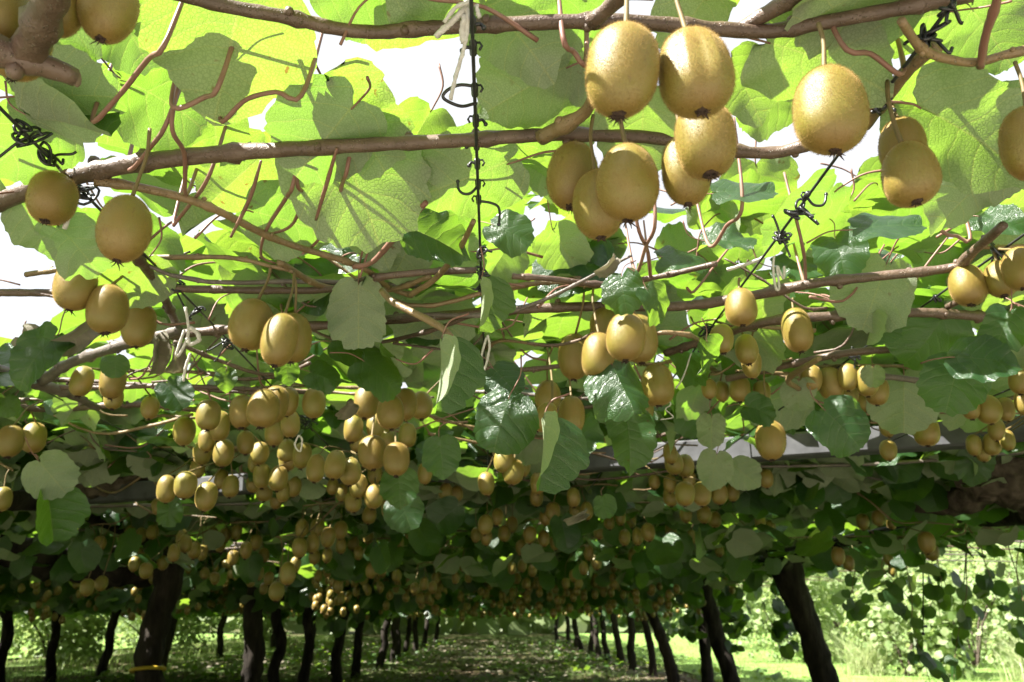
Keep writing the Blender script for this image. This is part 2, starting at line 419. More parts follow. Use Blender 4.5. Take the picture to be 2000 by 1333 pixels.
DRY = [mesh_from('dry_leaf', *leaf_template(320 + i, 30, 8, fold=f, droop=d, wave=0.14, curl=0.9, teeth=.03, roll=r_), M['dry_leaf']) for i, (f, d, r_) in enumerate(((0.5, .5, 4.0), (0.7, .8, 5.0), (.3, .3, 3.0)))]
STUFF_T = [leaf_template(400 + i, 6, 1, **s) for i, s in enumerate(SHAPES[:4])]

def petiole_mesh(seed, end, bend):
    e = Vector(end); b = Vector(bend)
    pts = smooth_path([(0, 0.05, -0.006), (0, -0.05, -0.012), b, e], 5)
    return MB().tube(pts, lerp_list([0.008, 0.010, 0.012, 0.016], len(pts)), 6).mesh('petiole', M['petiole'])
PET = [petiole_mesh(0, (0.10, -0.62, -0.30), (0.02, -0.32, -0.08)), petiole_mesh(1, (-0.22, -0.50, -0.42), (-0.05, -0.30, -0.14)),
       petiole_mesh(2, (0.05, -0.75, -0.12), (-0.06, -0.4, -0.02)), petiole_mesh(3, (-0.12, -0.42, 0.34), (0.0, -0.30, 0.10)),
       petiole_mesh(4, (0.2, -0.66, 0.10), (0.08, -0.32, 0.10))]

def leaf_matrix(pos, normal, tipdir, size):
    n = Vector(normal).normalized(); t = Vector(tipdir); t = (t - n * t.dot(n))
    t = t.normalized() if t.length > 1e-4 else n.orthogonal().normalized()
    x = t.cross(n)
    m = Matrix((x * size, t * size, n * size)).transposed().to_4x4()
    # the leaf's middle sits at pos
    c = Vector(pos) - t * (0.42 * size)
    m.translation = c; return m

def leaf_mass(name, mats4, tmpl, mat, parent=None):
    """many small leaves as ONE mesh"""
    if len(mats4) == 0: return None
    A = np.array([[list(r) for r in m] for m in mats4], dtype=np.float32)
    allV, polys, uvs, rn = [], [], [], []
    base = 0; loops = []; 
    for ti, (V, Fc, UV) in enumerate(tmpl):
        sel = A[ti::len(tmpl)]
        if len(sel) == 0: continue
        W = np.einsum('nij,vj->nvi', sel[:, :3, :3], V) + sel[:, None, :3, 3]
        n, nv = W.shape[:2]
        q = np.array(Fc, dtype=np.int32)
        fi = (q[None] + (np.arange(n) * nv)[:, None, None] + base).reshape(-1, q.shape[1])
        allV.append(W.reshape(-1, 3)); loops.append(fi); base += n * nv
        uvs.append(np.tile(UV, (n, 1))); rn.append(np.repeat(RNG.random(n).astype(np.float32), nv))
    V = np.concatenate(allV); Q = np.concatenate(loops); UV = np.concatenate(uvs); rn = np.concatenate(rn)
    me = bpy.data.meshes.new(name)
    me.vertices.add(len(V)); me.vertices.foreach_set('co', V.ravel())
    me.loops.add(Q.size); me.loops.foreach_set('vertex_index', Q.ravel())
    me.polygons.add(len(Q)); me.polygons.foreach_set('loop_start', np.arange(len(Q), dtype=np.int32) * Q.shape[1])
    me.update(calc_edges=True)
    uvl = me.uv_layers.new(name='UVMap'); uvl.data.foreach_set('uv', UV[Q.ravel()].ravel())
    at = me.attributes.new('rnd', 'FLOAT', 'POINT'); at.data.foreach_set('value', rn)
    me.materials.append(mat); me.shade_smooth(); me.validate()
    return link(name, me, parent)

def blade_mass(name, P, H, lean, W, mat, seed=0, segs=2):
    """grass blades at points P as one mesh (each a bent tapering strip)"""
    rg = np.random.default_rng(seed); n = len(P); lean = np.asarray(lean).reshape(-1)
    az = rg.uniform(0, 2 * math.pi, n); la = rg.uniform(0, 2 * math.pi, n)
    V = []; 
    side = np.stack([np.cos(az), np.sin(az), np.zeros(n)], 1); ld = np.stack([np.cos(la), np.sin(la), np.zeros(n)], 1)
    rows = []
    for s_ in range(segs + 1):
        t = s_ / segs
        c = P + ld * (lean * H * t * t)[:, None] + np.array([0, 0, 1.0]) * (H * t * (1 - 0.25 * t * lean))[:, None]
        w = (W * (1 - t * 0.92) * 0.5)[:, None]
        rows += [c - side * w, c + side * w]
    V = np.stack(rows, 1).reshape(-1, 3).astype(np.float32); k = 2 * (segs + 1)
    q = np.array([(2 * i, 2 * i + 1, 2 * i + 3, 2 * i + 2) for i in range(segs)], dtype=np.int32)
    Q = (q[None] + (np.arange(n) * k)[:, None, None]).reshape(-1, 4)
    me = bpy.data.meshes.new(name)
    me.vertices.add(len(V)); me.vertices.foreach_set('co', V.ravel())
    me.loops.add(Q.size); me.loops.foreach_set('vertex_index', Q.astype(np.int32).ravel())
    me.polygons.add(len(Q)); me.polygons.foreach_set('loop_start', np.arange(len(Q), dtype=np.int32) * 4)
    me.update(calc_edges=True); me.materials.append(mat); me.shade_smooth()
    return link(name, me)
# ------------------------------------------------------------------ ground and surroundings
def ground():
    xs = np.concatenate([np.linspace(-220, -20, 12), np.linspace(-18, 18, 61), np.linspace(20, 220, 12)])
    ys = np.concatenate([np.linspace(-80, -6, 10), np.linspace(-4, 45, 82), np.linspace(48, 400, 24)])
    V = []
    for y in ys:
        for x in xs:
            z = 0.035 * math.sin(x * 1.7 + 1.3 * math.sin(y * .9)) * math.cos(y * 1.1 + x * .4)
            if y < 0.5: z *= 0.2
            V.append((x, y, z - 0.02))
    nx = len(xs)
    Fc = [(j * nx + i, j * nx + i + 1, (j + 1) * nx + i + 1, (j + 1) * nx + i) for j in range(len(ys) - 1) for i in range(nx - 1)]
    me = bpy.data.meshes.new('ground'); me.from_pydata(V, [], Fc); me.materials.append(M['ground']); me.shade_smooth()
    tag(link('ground', me), 'dappled orchard floor of bare soil, leaf litter and patchy grass', 'ground', kind='structure')
    b = MB(); b.smooth = False
    b.v = [(-60, -40, .03), (60, -40, .03), (60, .3, .03), (-60, .3, .03)]; b.f = [(0, 1, 2, 3)]
    tag(b.build('bounce_track', M['gravel']), 'unseen pale gravel track added behind the camera to bounce sunlight', 'track', kind='structure')  # out of view, added to bounce sunlight up onto the near fruit
ground()
for nm, x0, x1, lb in (('field', 3.2, 90, 'bright sunlit grass field right of the orchard'), ('meadow', -90, -10.6, 'sunlit meadow left of the orchard')):
    b = MB(); b.smooth = False
    b.v = [(x0, 1.2, .04), (x1, 1.2, .04), (x1, 46, .04), (x0, 46, .04)]; b.f = [(0, 1, 2, 3)]
    tag(b.build(nm, M['field']), lb, nm, kind='structure')

EDGE_L, EDGE_R, Y0, Y1 = -10.5, 3.15, 0.385, 47.0
def scatter(n, x0, x1, y0, y1, rg): return np.stack([rg.uniform(x0, x1, n), rg.uniform(y0, y1, n), np.full(n, -0.02)], 1)
rg = np.random.default_rng(5)
# sunlit meadow right of the block
P = scatter(60000, 3.0, 24, 6, 32, rg); H = rg.uniform(.08, .26, len(P))
tag(blade_mass('meadow_grass', P, H, rg.uniform(.2, 1.0, (len(P), 1)), rg.uniform(.006, .014, len(P)), M['grass'], 1), 'bright sunlit grass of the open field right of the vines', 'grass', kind='stuff')
P = scatter(34000, -6.5, 4.2, 8.5, 34, rg)
keep = np.sin(P[:, 0] * 1.9 + 1.7 * np.sin(P[:, 1] * .8)) + 0.7 * np.sin(P[:, 1] * 2.3 + P[:, 0] * 1.1) + rg.normal(0, .5, len(P)) > 0.15
keep &= (np.abs(P[:, 0] - .1) > 1.1 + .5 * np.sin(P[:, 1] * .7)) | (rg.random(len(P)) < .10)
P = P[keep]; H = rg.uniform(.05, .16, len(P))
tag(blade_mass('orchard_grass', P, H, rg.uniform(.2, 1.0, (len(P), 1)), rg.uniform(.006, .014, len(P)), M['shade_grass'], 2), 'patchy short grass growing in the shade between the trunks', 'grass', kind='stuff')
P = scatter(26000, -26, -6.5, 8, 40, rg); H = rg.uniform(.1, .3, len(P))
tag(blade_mass('sunlit_grass', P, H, rg.uniform(.2, 1.0, (len(P), 1)), rg.uniform(.008, .018, len(P)), M['grass'], 3), 'bright grass beyond the left trunks', 'grass', kind='stuff')
# broad leaved weeds on the orchard floor
ms = []
for _ in range(5200):
    x, y = rg.uniform(-6, 4.4), rg.uniform(8.5, 30)
    if math.sin(x * 1.3 + 2 * math.sin(y * .6)) + rg.normal(0, .5) < 0 or (abs(x) < 1.3 and rg.random() < .8): continue
    ms.append(leaf_matrix((x, y, rg.uniform(.02, .14)), (rg.normal(0, .5), rg.normal(0, .5), 1), (rg.normal(), rg.normal(), rg.normal(0, .3)), rg.uniform(.04, .10)))
tag(leaf_mass('floor_weeds', ms, STUFF_T[:2], M['weed']), 'low broad leaved weeds scattered over the orchard floor', 'weeds', kind='stuff')
ms = []
for _ in range(9000):
    x, y = rg.uniform(-6, 4.4), rg.uniform(8, 34)
    ms.append(leaf_matrix((x, y, rg.uniform(.0, .02)), (rg.normal(0, .25), rg.normal(0, .25), 1), (rg.normal(), rg.normal(), 0), rg.uniform(.04, .11)))
tag(leaf_mass('leaf_litter', ms, STUFF_T[:2], M['dry_leaf']), 'fallen dry brown leaves lying on the soil', 'fallen leaves', kind='stuff')

def shrub(x, y, r, h, label, seed, mat='shrub', leaf=.095, n=2600):
    rr = np.random.default_rng(seed)
    root = empty('shrub', (x, y, 0)); tag(root, label, 'shrub', 'shrubs beyond the orchard')
    st = MB()
    tips = []
    for i in range(7):
        a = rr.uniform(0, 6.28); q = rr.uniform(.3, .9) * r; top = Vector((x + math.cos(a) * q, y + math.sin(a) * q, h * rr.uniform(.55, .95)))
        st.tube(smooth_path([(x, y, -.08), (x + math.cos(a) * q * .3, y + math.sin(a) * q * .3, top.z * .5), top], 3), lerp_list([.03, .008], 7), 5)
        tips.append(top)
    st.build('stem', M['bark_limb'], root)
    ms = []
    for i in range(n):
        c = tips[rr.integers(len(tips))]; d = Vector(rr.normal(0, 1, 3)); d.normalize()
        p = c + Vector((d.x * r * .5, d.y * r * .5, d.z * h * .28)) * rr.uniform(.3, 1.0) ** .5
        p.z = max(.08, p.z * rr.uniform(.08, 1) if rr.random() < .65 else p.z)
        nrm = d + Vector((0, 0, .8)) + Vector(rr.normal(0, .4, 3))
        ms.append(leaf_matrix(p, nrm, (rr.normal(), rr.normal(), -.6), leaf * rr.uniform(.6, 1.2)))
    leaf_mass('foliage', ms, STUFF_T[:2], M[mat], root)
shr = [(6.4, 13.5, 1.0, 1.5, 'loose pale shrub nearest the open grass on the right'), (8.6, 15.5, 1.4, 2.3, 'bushy pale shrub behind the hanging black cord'),
       (10.2, 14.5, 1.3, 2.1, 'rounded shrub at the far right edge of the field'), (6.0, 18.0, 1.3, 2.3, 'shrub seen between the two right trunks'),
       (8.0, 20.0, 1.7, 3.0, 'taller shrub behind the field, left of the hanging cord'), (11.0, 19.5, 1.8, 3.2, 'tall shrub behind the rounded one at the far right'),
       (6.6, 25, 1.9, 3.0, 'far shrub beyond the slim right trunks'), (13.5, 18, 1.7, 3.1, 'tall shrub cut off by the right edge of the picture'),
       (-9.5, 19, 1.2, 1.4, 'sunny shrub beyond the left trunks'), (-9.8, 25, 1.5, 1.8, 'sunny shrub farther off behind the left trunks'),
       (-11.5, 16, 1.3, 1.6, 'sunny shrub at the far left behind the rows'), (-13.5, 21, 1.6, 2.0, 'broad sunny shrub behind the outer-left vines'), (-15.5, 28, 1.9, 2.4, 'tall sunny shrub far behind the outer-left vines'), (-12.4, 33, 1.9, 2.4, 'dim tall shrub between the far left trunks'), (-18, 24, 1.9, 2.4, 'tall shrub at the far left picture edge'), (-8.8, 31, 1.6, 1.9, 'farthest sunny shrub behind the left trunks')]
for i, (x, y, r, h, lb) in enumerate(shr): shrub(x, y, r, h, lb, 50 + i)
# tall arching grass clumps at the right
for i, (x, y, lb) in enumerate([(7.6, 12.2, 'arching tall grass clump at the far right edge'), (8.6, 13.4, 'arching pale grass clump behind the right hanging vines'), (5.9, 13.8, 'loose tall grass clump left of the hanging cord')]):
    n = 260; P = np.stack([x + rg.normal(0, .16, n), y + rg.normal(0, .16, n), np.full(n, -.02)], 1)
    tag(blade_mass('grass_clump', P, rg.uniform(.5, 1.0, n), rg.uniform(.4, 1.1, (n, 1)), rg.uniform(.012, .02, n), M['reed'], 20 + i, 5), lb, 'grass clump', 'tall grass clumps')
# the dark wood that closes the view
ms = []
for _ in range(6500):
    x = rg.uniform(-60, 60); y = rg.uniform(46.5, 53); z = rg.uniform(0, 1) ** .8 * (6.5 + 1.8 * math.sin(x * .35) + 1.2 * math.sin(x * .9 + 2))
    ms.append(leaf_matrix((x, y, z), (rg.normal(0, .6), -1 + rg.normal(0, .5), .6), (rg.normal(), 0, -1), rg.uniform(.7, 1.4)))
tag(leaf_mass('woodland', ms, STUFF_T[:2], M['shrub']), 'wood closing the view beyond the far end of the rows', 'woodland', kind='stuff')

# ------------------------------------------------------------------ vines: roots and trunks
VINES = []
ROW_L, ROW_R, ROW_LL = -2.15, 2.5, -6.4
class Vine: pass
def make_vine(x, y, label, rad, lean=(0, 0), seed=0, row='l', bend=0.12):
    rad *= .80
    v = Vine(); v.x, v.y, v.row = x, y, row
    v.root = tag(empty('kiwi_vine', (x, y, 0)), label, 'vine', 'kiwi vines of the pergola')
    rr = random.Random(seed)
    top = Vector((x + lean[0], y + lean[1], HC + 0.36))
    pts = [Vector((x, y, -.08)), Vector((x + rr.uniform(-.02, .02), y, .12))]
    for t in (.3, .5, .7, .87):
        pts.append(Vector((x + lean[0] * t ** 1.3 + rr.uniform(-1, 1) * bend * .35, y + lean[1] * t + rr.uniform(-1, 1) * bend * .3, (HC + .36) * t)))
    pts.append(top)
    path = smooth_path(pts, 5); n = len(path)
    radii = [rad * float(np.interp(i / (n - 1), [0, .08, .3, .7, 1], [1.9, 1.18, 1.0, .95, 1.25])) * rr.uniform(.93, 1.08) for i in range(n)]
    MB().tube(path, radii, 14, True, 0.10, seed).build('trunk', M['bark'], v.root)
    v.path = path; v.top = top; v.rad = rad; v.leaves = []; v.mass = []; v.n_ind = 0
    # two leaders along the row, knotted at the head
    for sgn in (-1, 1):
        L = rr.uniform(1.0, 1.35)
        p = [top + Vector((0, 0, -.05)), top + Vector((rr.uniform(-.06, .06), sgn * .22, .05)), Vector((x + lean[0] * .7 + rr.uniform(-.1, .1), y + sgn * L * .6, HC + .44)), Vector((x + lean[0] * .4 + rr.uniform(-.1, .1), y + sgn * L, HC + .47))]
        q = smooth_path(p, 5)
        MB().tube(q, [rad * float(np.interp(i / (len(q) - 1), [0, .25, 1], [.95, .6, .35])) * rr.uniform(.88, 1.15) for i in range(len(q))], 10, True, .12, seed + 9).build('limb', M['bark'], v.root)
    VINES.append(v); return v
L_ = [(0.25, .12, (0.1, 0), 'vine at the near left whose trunk stands out of view'),
      (2.7, .12, (0.1, 0), 'second vine on the left, its grey limb resting on the steel beam'),
      (5.25, .098, (-.04, 0), 'vine with the thick dark left trunk wrapped in yellow tape'),
      (7.6, .105, (.04, 0), 'vine with the straight dark trunk right of the yellow taped one'),
      (10.2, .075, (.02, 0), 'slim left-row vine, third trunk after the taped one'),
      (11.8, .085, (.14, 0), 'left-row vine whose trunk leans right, nearer the aisle'),
      (14.1, .085, (.02, 0), 'left-row vine standing straight just past the leaning trunk'),
      (16.4, .085, (.16, 0), 'left-row vine with a trunk curving right at mid distance'),
      (20.0, .09, (-.05, 0), 'left-row vine with a thin trunk well down the aisle'),
      (23.6, .09, (-.1, 0), 'left-row vine with a thin left-leaning trunk far down the aisle'),
      (27.5, .09, (.1, 0), 'last but one vine on the left side of the aisle'),
      (32.0, .09, (.1, 0), 'farthest vine on the left side of the aisle'),
      (9.0, .07, (-.1, .1), 'young left-row vine with a thin trunk leaning left'), (18.2, .075, (.1, 0), 'young left-row vine between the curving trunk and the thin one'), (21.8, .075, (.08, 0), 'young left-row vine well down the aisle')]
for i, (y, r, ln, lb) in enumerate(L_): make_vine(ROW_L + (.17 if i == 2 else .05 if i % 2 else -.03), y, lb, r, ln, 10 + i, 'l')
R_ = [(0.1, .12, (-.1, 0), 'vine at the near right whose trunk stands out of view'),
      (3.2, .13, (-.25, -.1), 'vine with the knotted dark head at the right above the open field'),
      (6.25, .115, (-.30, 0), 'vine with the big leaning dark trunk before the sunlit field'),
      (9.3, .11, (-.30, 0), 'vine with the leaning trunk left of the biggest right one'),
      (10.1, .085, (.06, .1), 'vine with the straight slim trunk just behind the leaning right one'),
      (12.4, .10, (-.34, 0), 'right-row vine with a long leaning trunk, third from the field'),
      (15.6, .085, (.02, 0), 'right-row vine with a straight slim trunk mid way along'),
      (17.4, .085, (-.18, 0), 'right-row vine with a left-leaning trunk past the straight one'),
      (20.5, .085, (-.05, 0), 'right-row vine with a near vertical trunk down the aisle'),
      (22.6, .085, (.12, 0), 'right-row vine whose thin trunk leans right down the aisle'),
      (24.6, .085, (-.35, 0), 'right-row vine with a strongly slanting trunk down the aisle'),
      (29.5, .09, (-.05, 0), 'last but one vine on the right side of the aisle'),
      (34.0, .09, (.05, 0), 'farthest vine on the right side of the aisle'),
      (14.0, .075, (-.15, 0), 'young right-row vine just past the long leaning trunk'), (19.0, .075, (-.1, 0), 'young right-row vine with a thin trunk mid way along'), (26.6, .08, (-.1, 0), 'young right-row vine far down the aisle')]
for i, (y, r, ln, lb) in enumerate(R_): make_vine(ROW_R + (.04 if i % 2 else -.04), y, lb, r, ln, 40 + i, 'r', .03 if i == 2 else .1)
LL_ = [(8.4, .10, (.1, 0), 'outer-left vine at the left edge of the picture'), (11.6, .09, (-.12, 0), 'outer-left vine seen just left of the taped trunk'),
       (14.6, .09, (.1, 0), 'outer-left vine seen just right of the taped trunk'), (17.2, .09, (.18, 0), 'outer-left vine with a bowed trunk in sunlit grass'),
       (20.6, .09, (0, 0), 'thin outer-left vine behind the straight dark trunk'), (25.5, .09, (.05, 0), 'thin far outer-left vine in the bright grass gap'),
       (31.0, .09, (.05, 0), 'farthest vine of the outer-left row'),
       (12.9, .08, (-.08, 0), 'outer-left vine with a slim trunk between two thicker ones'), (23.2, .09, (.1, 0), 'small outer-left vine before the sunny shrubs')]
for i, (y, r, ln, lb) in enumerate(LL_): make_vine(ROW_LL, y, lb, r, ln, 70 + i, 'll')
VX = np.array([v.x for v in VINES]); VY = np.array([v.y for v in VINES])
def vine_at(x, y):
    return VINES[int(np.argmin((VX - x) ** 2 + 1.6 * (VY - y) ** 2))]
# yellow tape on the taped trunk
tv = VINES[2]
zt = .62
tc_ = min(tv.path, key=lambda q: abs(q.z - zt)); tr_ = tv.rad * 1.16
ring = [(tc_.x + math.cos(a) * tr_, tc_.y + math.sin(a) * tr_, zt + .016 * math.sin(a + 2.6)) for a in np.linspace(0, 2 * math.pi, 25)]
tag(MB().tube(ring, .012, 6).build('tape', M['yellow']), 'thin yellow tape tied round the thick dark left trunk', 'tape')

# ------------------------------------------------------------------ steel beam on posts
def beam():
    a = at_z(0, 979, .50); b = at_z(1780, 856, .50)
    d = (b - a); a0 = a - d * .6; b0 = b + d * .55
    root = tag(empty('steel_beam', (0, 0, 0)), 'pale galvanised steel beam crossing under the canopy from left to right', 'beam')
    def box(p, q, w, h, name):
        t = (q - p).normalized(); s_ = Vector((t.y, -t.x, 0)).normalized(); u = Vector((0, 0, 1)); m = MB(); c = .006
        ring = [(-w, -h + c), (-w + c, -h), (w - c, -h), (w, -h + c), (w, h - c), (w - c, h), (-w + c, h), (-w, h - c)]
        for e in (p, q):
            for (i, j) in ring: m.v.append(tuple(e + s_ * i + u * j))
        m.f = [(i, (i + 1) % 8, 8 + (i + 1) % 8, 8 + i) for i in range(8)] + [tuple(range(7, -1, -1)), tuple(range(8, 16))]
        m.smooth = False
        return m.build(name, M['steel'], root)
    p1 = a + d * .60; p2 = a + d * .873
    box(a0, p1 - d * .0012, .037, .037, 'beam_section'); box(p1, p2, .037, .037, 'beam_section'); box(p2 + d * .0012, b0, .037, .037, 'beam_section')
    for p in (p1, p2): box(p - d * .006, p + d * .006, .041, .041, 'joint_sleeve')
    m = MB()
    for e in (a0, b0): MB().tube([(e.x, e.y, -.1), (e.x, e.y, HC + .48)], .045, 12).build('post', M['steel'], root)
beam()

# ------------------------------------------------------------------ trellis wires
WZ = .487
WIRES = [(-.497, 'dark trellis wire at the left carrying knotted black ties'), (-.022, 'dark trellis wire down the middle carrying black hook clips'),
         (.380, 'dark trellis wire at the right passing behind the single hanging kiwi'), (.705, 'dark trellis wire at the far right behind the paired kiwis'),
         (-1.02, 'trellis wire over the left aisle edge'), (1.16, 'trellis wire over the right aisle edge'), (-1.6, 'trellis wire beside the left row'), (1.75, 'trellis wire beside the right row')]
for x, lb in WIRES:
    pts = [(x, y, HC + WZ - .006 * math.sin(y * 1.7 + x * 5) ** 2) for y in np.linspace(.05, 46, 70)]
    tag(MB().tube(pts, .0019, 6).build('trellis_wire', M['wire']), lb, 'wire', 'wires of the pergola')
def on_wire(x, py, dz=0):
    lo, hi = .1, 30
    for _ in range(50):
        mid = (lo + hi) / 2
        if project((x, mid, HC + WZ))[1] > py: hi = mid
        else: lo = mid
    return Vector((x, lo, HC + WZ + dz))
# unseen hedge added behind the camera to block low sky light from far fruit
ms = []
rg = np.random.default_rng(8)
for _ in range(3600):
    x = rg.uniform(-22, 22); z = rg.uniform(0, 2.6); y = -7.0 - rg.uniform(0, 1.2)
    ms.append(leaf_matrix((x, y, z), (rg.normal(0, .5), 1, .3 + rg.normal(0, .5)), (rg.normal(), 0, -1), rg.uniform(.3, .6)))
tag(leaf_mass('blocker_hedge', ms, STUFF_T[:2], M['leaf']), 'unseen hedge added behind the camera to hold back low sky light', 'hedge', kind='stuff')
# ------------------------------------------------------------------ canes
def cane(pts, rad, mat='cane', v=None, seed=0, name='cane', nodes=True, n=9, sub=6, stub=False):
    """pts: world points; rad: radius list. Adds node swellings and small buds."""
    path = smooth_path(pts, sub); rr = random.Random(seed); N = len(path)
    L = [0.0]
    for a, b in zip(path, path[1:]): L.append(L[-1] + (b - a).length)
    # resample evenly
    step = max(.008, L[-1] / 90); m = max(6, int(L[-1] / step)); P = []
    for i in range(m + 1):
        s_ = L[-1] * i / m; j = min(N - 2, int(np.searchsorted(L, s_, 'right') - 1)); u = (s_ - L[j]) / max(1e-9, L[j + 1] - L[j])
        P.append(path[j].lerp(path[j + 1], min(1, u)))
    rads = lerp_list(rad, m + 1)
    nd = [rr.uniform(.02, .08)]
    while nd[-1] < L[-1]: nd.append(nd[-1] + rr.uniform(.06, .12))
    out = []
    for i, p in enumerate(P):
        s_ = L[-1] * i / m
        k = max(0, 1 - min(abs(s_ - q) for q in nd) / .010) if nodes else 0
        out.append(rads[i] * (1 + .36 * k + rr.uniform(-.05, .05)))
    b = MB().tube(P, out, n, True, .05 if max(rad) < .009 else .09, seed)
    if nodes:
        for q in nd[:-1]:
            i = min(m - 1, int(q / L[-1] * m)); t = (P[i + 1] - P[i]).normalized()
            side = (t.orthogonal().normalized() * math.cos(rr.uniform(0, 6.28)) + t.cross(t.orthogonal()).normalized() * math.sin(rr.uniform(0, 6.28)))
            b.ball(P[i] + side * rads[i] * .95, rads[i] * .72, 6, 4)
    if v is None:
        c = P[len(P) // 2]; v = vine_at(c.x, c.y)
    o = b.build(name, M[mat], v.root)
    return P
def pz(*a, z=.5):     # picture polyline at height z above the camera -> world points
    return [at_z(p[0], p[1], p[2] if len(p) > 2 else z) for p in a]
V_NL, V_NR = VINES[0], VINES[len(L_)]
V_L2, V_R2 = VINES[1], VINES[len(L_) + 1]
top = pz((250, -40), (430, 10), (560, 34), (660, 57), (740, 63), (820, 57), (1000, 47), (1200, 42), (1400, 57), (1500, 62), (1600, 46), (1700, 28), (1900, -10), z=.51)
cane(top, [.0062, .0068, .0066], v=V_NR, seed=1)
sec = pz((-80, 420), (0, 393), (100, 358), (250, 322), (430, 301), (640, 288), (900, 275), (1070, 264), (1200, 266), (1300, 272), (1480, 300), (1570, 285), (1640, 262), z=.49)
cane(sec, [.0118, .0105, .0080, .0070, .0065], v=V_NL, seed=2)
cane(pz((1055, 270), (1085, 255), (1140, 222), (1165, 180), z=.485), [.0085, .008, .0065, .005], mat='shoot', v=V_NR, seed=3)
cane(pz((1155, 45), (1190, 15), (1230, -30), z=.505), [.008, .0065, .006], mat='cane', v=V_NR, seed=4)
cane(pz((1440, 60), (1500, 25), (1580, -20), z=.52), [.006, .0075, .007], mat='cane', v=V_NR, seed=5)
# top-left old spur with its cut stub
cane(pz((125, -60), (100, 0), (75, 60), (55, 105), z=.405), [.0105, .011, .012, .0135], mat='cane', v=V_NL, seed=6)
cane(pz((-60, 75), (10, 105), (70, 122), (120, 140), (148, 152), z=.400), [.014, .013, .0095, .0085, .0080], mat='cane', v=V_NL, seed=7)
MB().ball(at_z(149, 152.5, .4005), .0074, 8, 5, (.35, 1, 1)).build('cut_end', M['cut_wood'], V_NL.root)
cane(pz((-60, 574), (0, 572), (170, 572), (330, 565), (480, 567), (640, 566), (720, 545), (830, 532), (930, 528), z=.47), [.0062, .006, .0055, .005], mat='cane', v=V_NL, seed=8)
cane(pz((300, 658), (480, 641), (650, 635), (800, 622), (1000, 606), (1150, 599), (1330, 598), (1480, 576), (1600, 552), (1850, 525), (1890, 500), (1960, 440), z=.47), [.008, .0075, .0075, .008, .0075, .006], mat='cane', v=V_R2, seed=9)
cane(pz((-60, 705), (0, 727), (80, 752), (135, 770), (190, 797), z=.455), [.015, .0145, .012, .009, .008], mat='old_cane', v=V_L2, seed=10)
cane(pz((82, 745), (140, 708), (235, 676), (330, 651), (350, 645), z=.46), [.011, .010, .0095, .009, .008], mat='old_cane', v=V_L2, seed=11)
cane(pz((250, 480), (300, 545), (325, 590), (346, 636), z=.478), [.0075, .0075, .007, .0065], mat='cane', v=V_NL, seed=12)
cane(pz((90, 757), (220, 757), (330, 754), (480, 760), (620, 768), z=.46), [.005, .005, .0045], mat='cane', v=V_L2, seed=13)
cane(pz((185, 355), (270, 366), (400, 401), (545, 470), (700, 520), (760, 562), (805, 578), z=.478), [.0055, .0050, .0046, .004], mat='shoot', v=V_NL, seed=14)
cane(pz((545, 512), (620, 556), (690, 568), (770, 565), (840, 540), z=.475), [.005, .0045, .004], mat='shoot', v=V_NL, seed=15)
cane(pz((690, 522), (730, 510), (790, 440), (832, 396), z=.47), [.0036, .0042, .0045, .0035], mat='petiole', v=V_NL, seed=16, nodes=False)
cane(pz((800, 577), (850, 545), (895, 490), (925, 432), z=.46), [.0045, .0045, .0042, .0032], mat='shoot', v=V_NR, seed=17, nodes=False)
cane([at_d(745, 568, .98), at_d(770, 592, .96), at_d(830, 622, .93), at_d(868, 645, .91), at_d(888, 668, .90)], [.004, .0042, .0042, .0036], mat='shoot', v=V_NL, seed=18, nodes=False)
for i, pl in enumerate([[(538, 515), (510, 500), (520, 450), (560, 385), (575, 350)], [(545, 512), (600, 490), (650, 430), (668, 360), (680, 320)], [(520, 460), (570, 440), (590, 380), (580, 345)],
                        [(180, 235), (230, 190), (290, 115), (325, 80)], [(335, 205), (400, 190), (430, 160)], [(430, 235), (480, 195), (540, 180), (590, 185)], [(335, 235), (360, 300), (365, 380)],
                        [(330, 230), (300, 280), (250, 330)], [(410, 340), (370, 400), (350, 425), (340, 430)], [(1645, 88), (1700, 105), (1765, 140)], [(1100, 75), (1120, 100), (1145, 120)],
                        [(1245, 440), (1265, 490), (1270, 540)], [(1280, 430), (1262, 480), (1240, 530)], [(1565, 470), (1572, 520), (1570, 550)], [(1385, 480), (1420, 440), (1450, 400)],
                        [(620, 395), (640, 340), (658, 290)], [(455, 430), (490, 370), (510, 315)], [(1830, 440), (1870, 462), (1895, 462)]]):
    q_ = pz(*pl, z=.482 + .004 * (i % 3))
    if len(pl) == 3 and i in (15, 16): q_ = [q + Vector((0, 0, -.012 * (2 - j))) for j, q in enumerate(q_)]
    else: q_.append(q_[-1] + (q_[-1] - q_[-2]) * .45 + Vector((0, .03, .13)))
    if i not in (0, 1, 2, 15, 16): q_.insert(0, q_[0] + (q_[0] - q_[1]) * .25 + Vector((0, .03, .11)))
    cane(q_, [.0018, .0026, .0026, .0016], mat='petiole', v=vine_at(*pz(pl[1], z=.48)[0].xy), seed=30 + i, nodes=False, n=7)
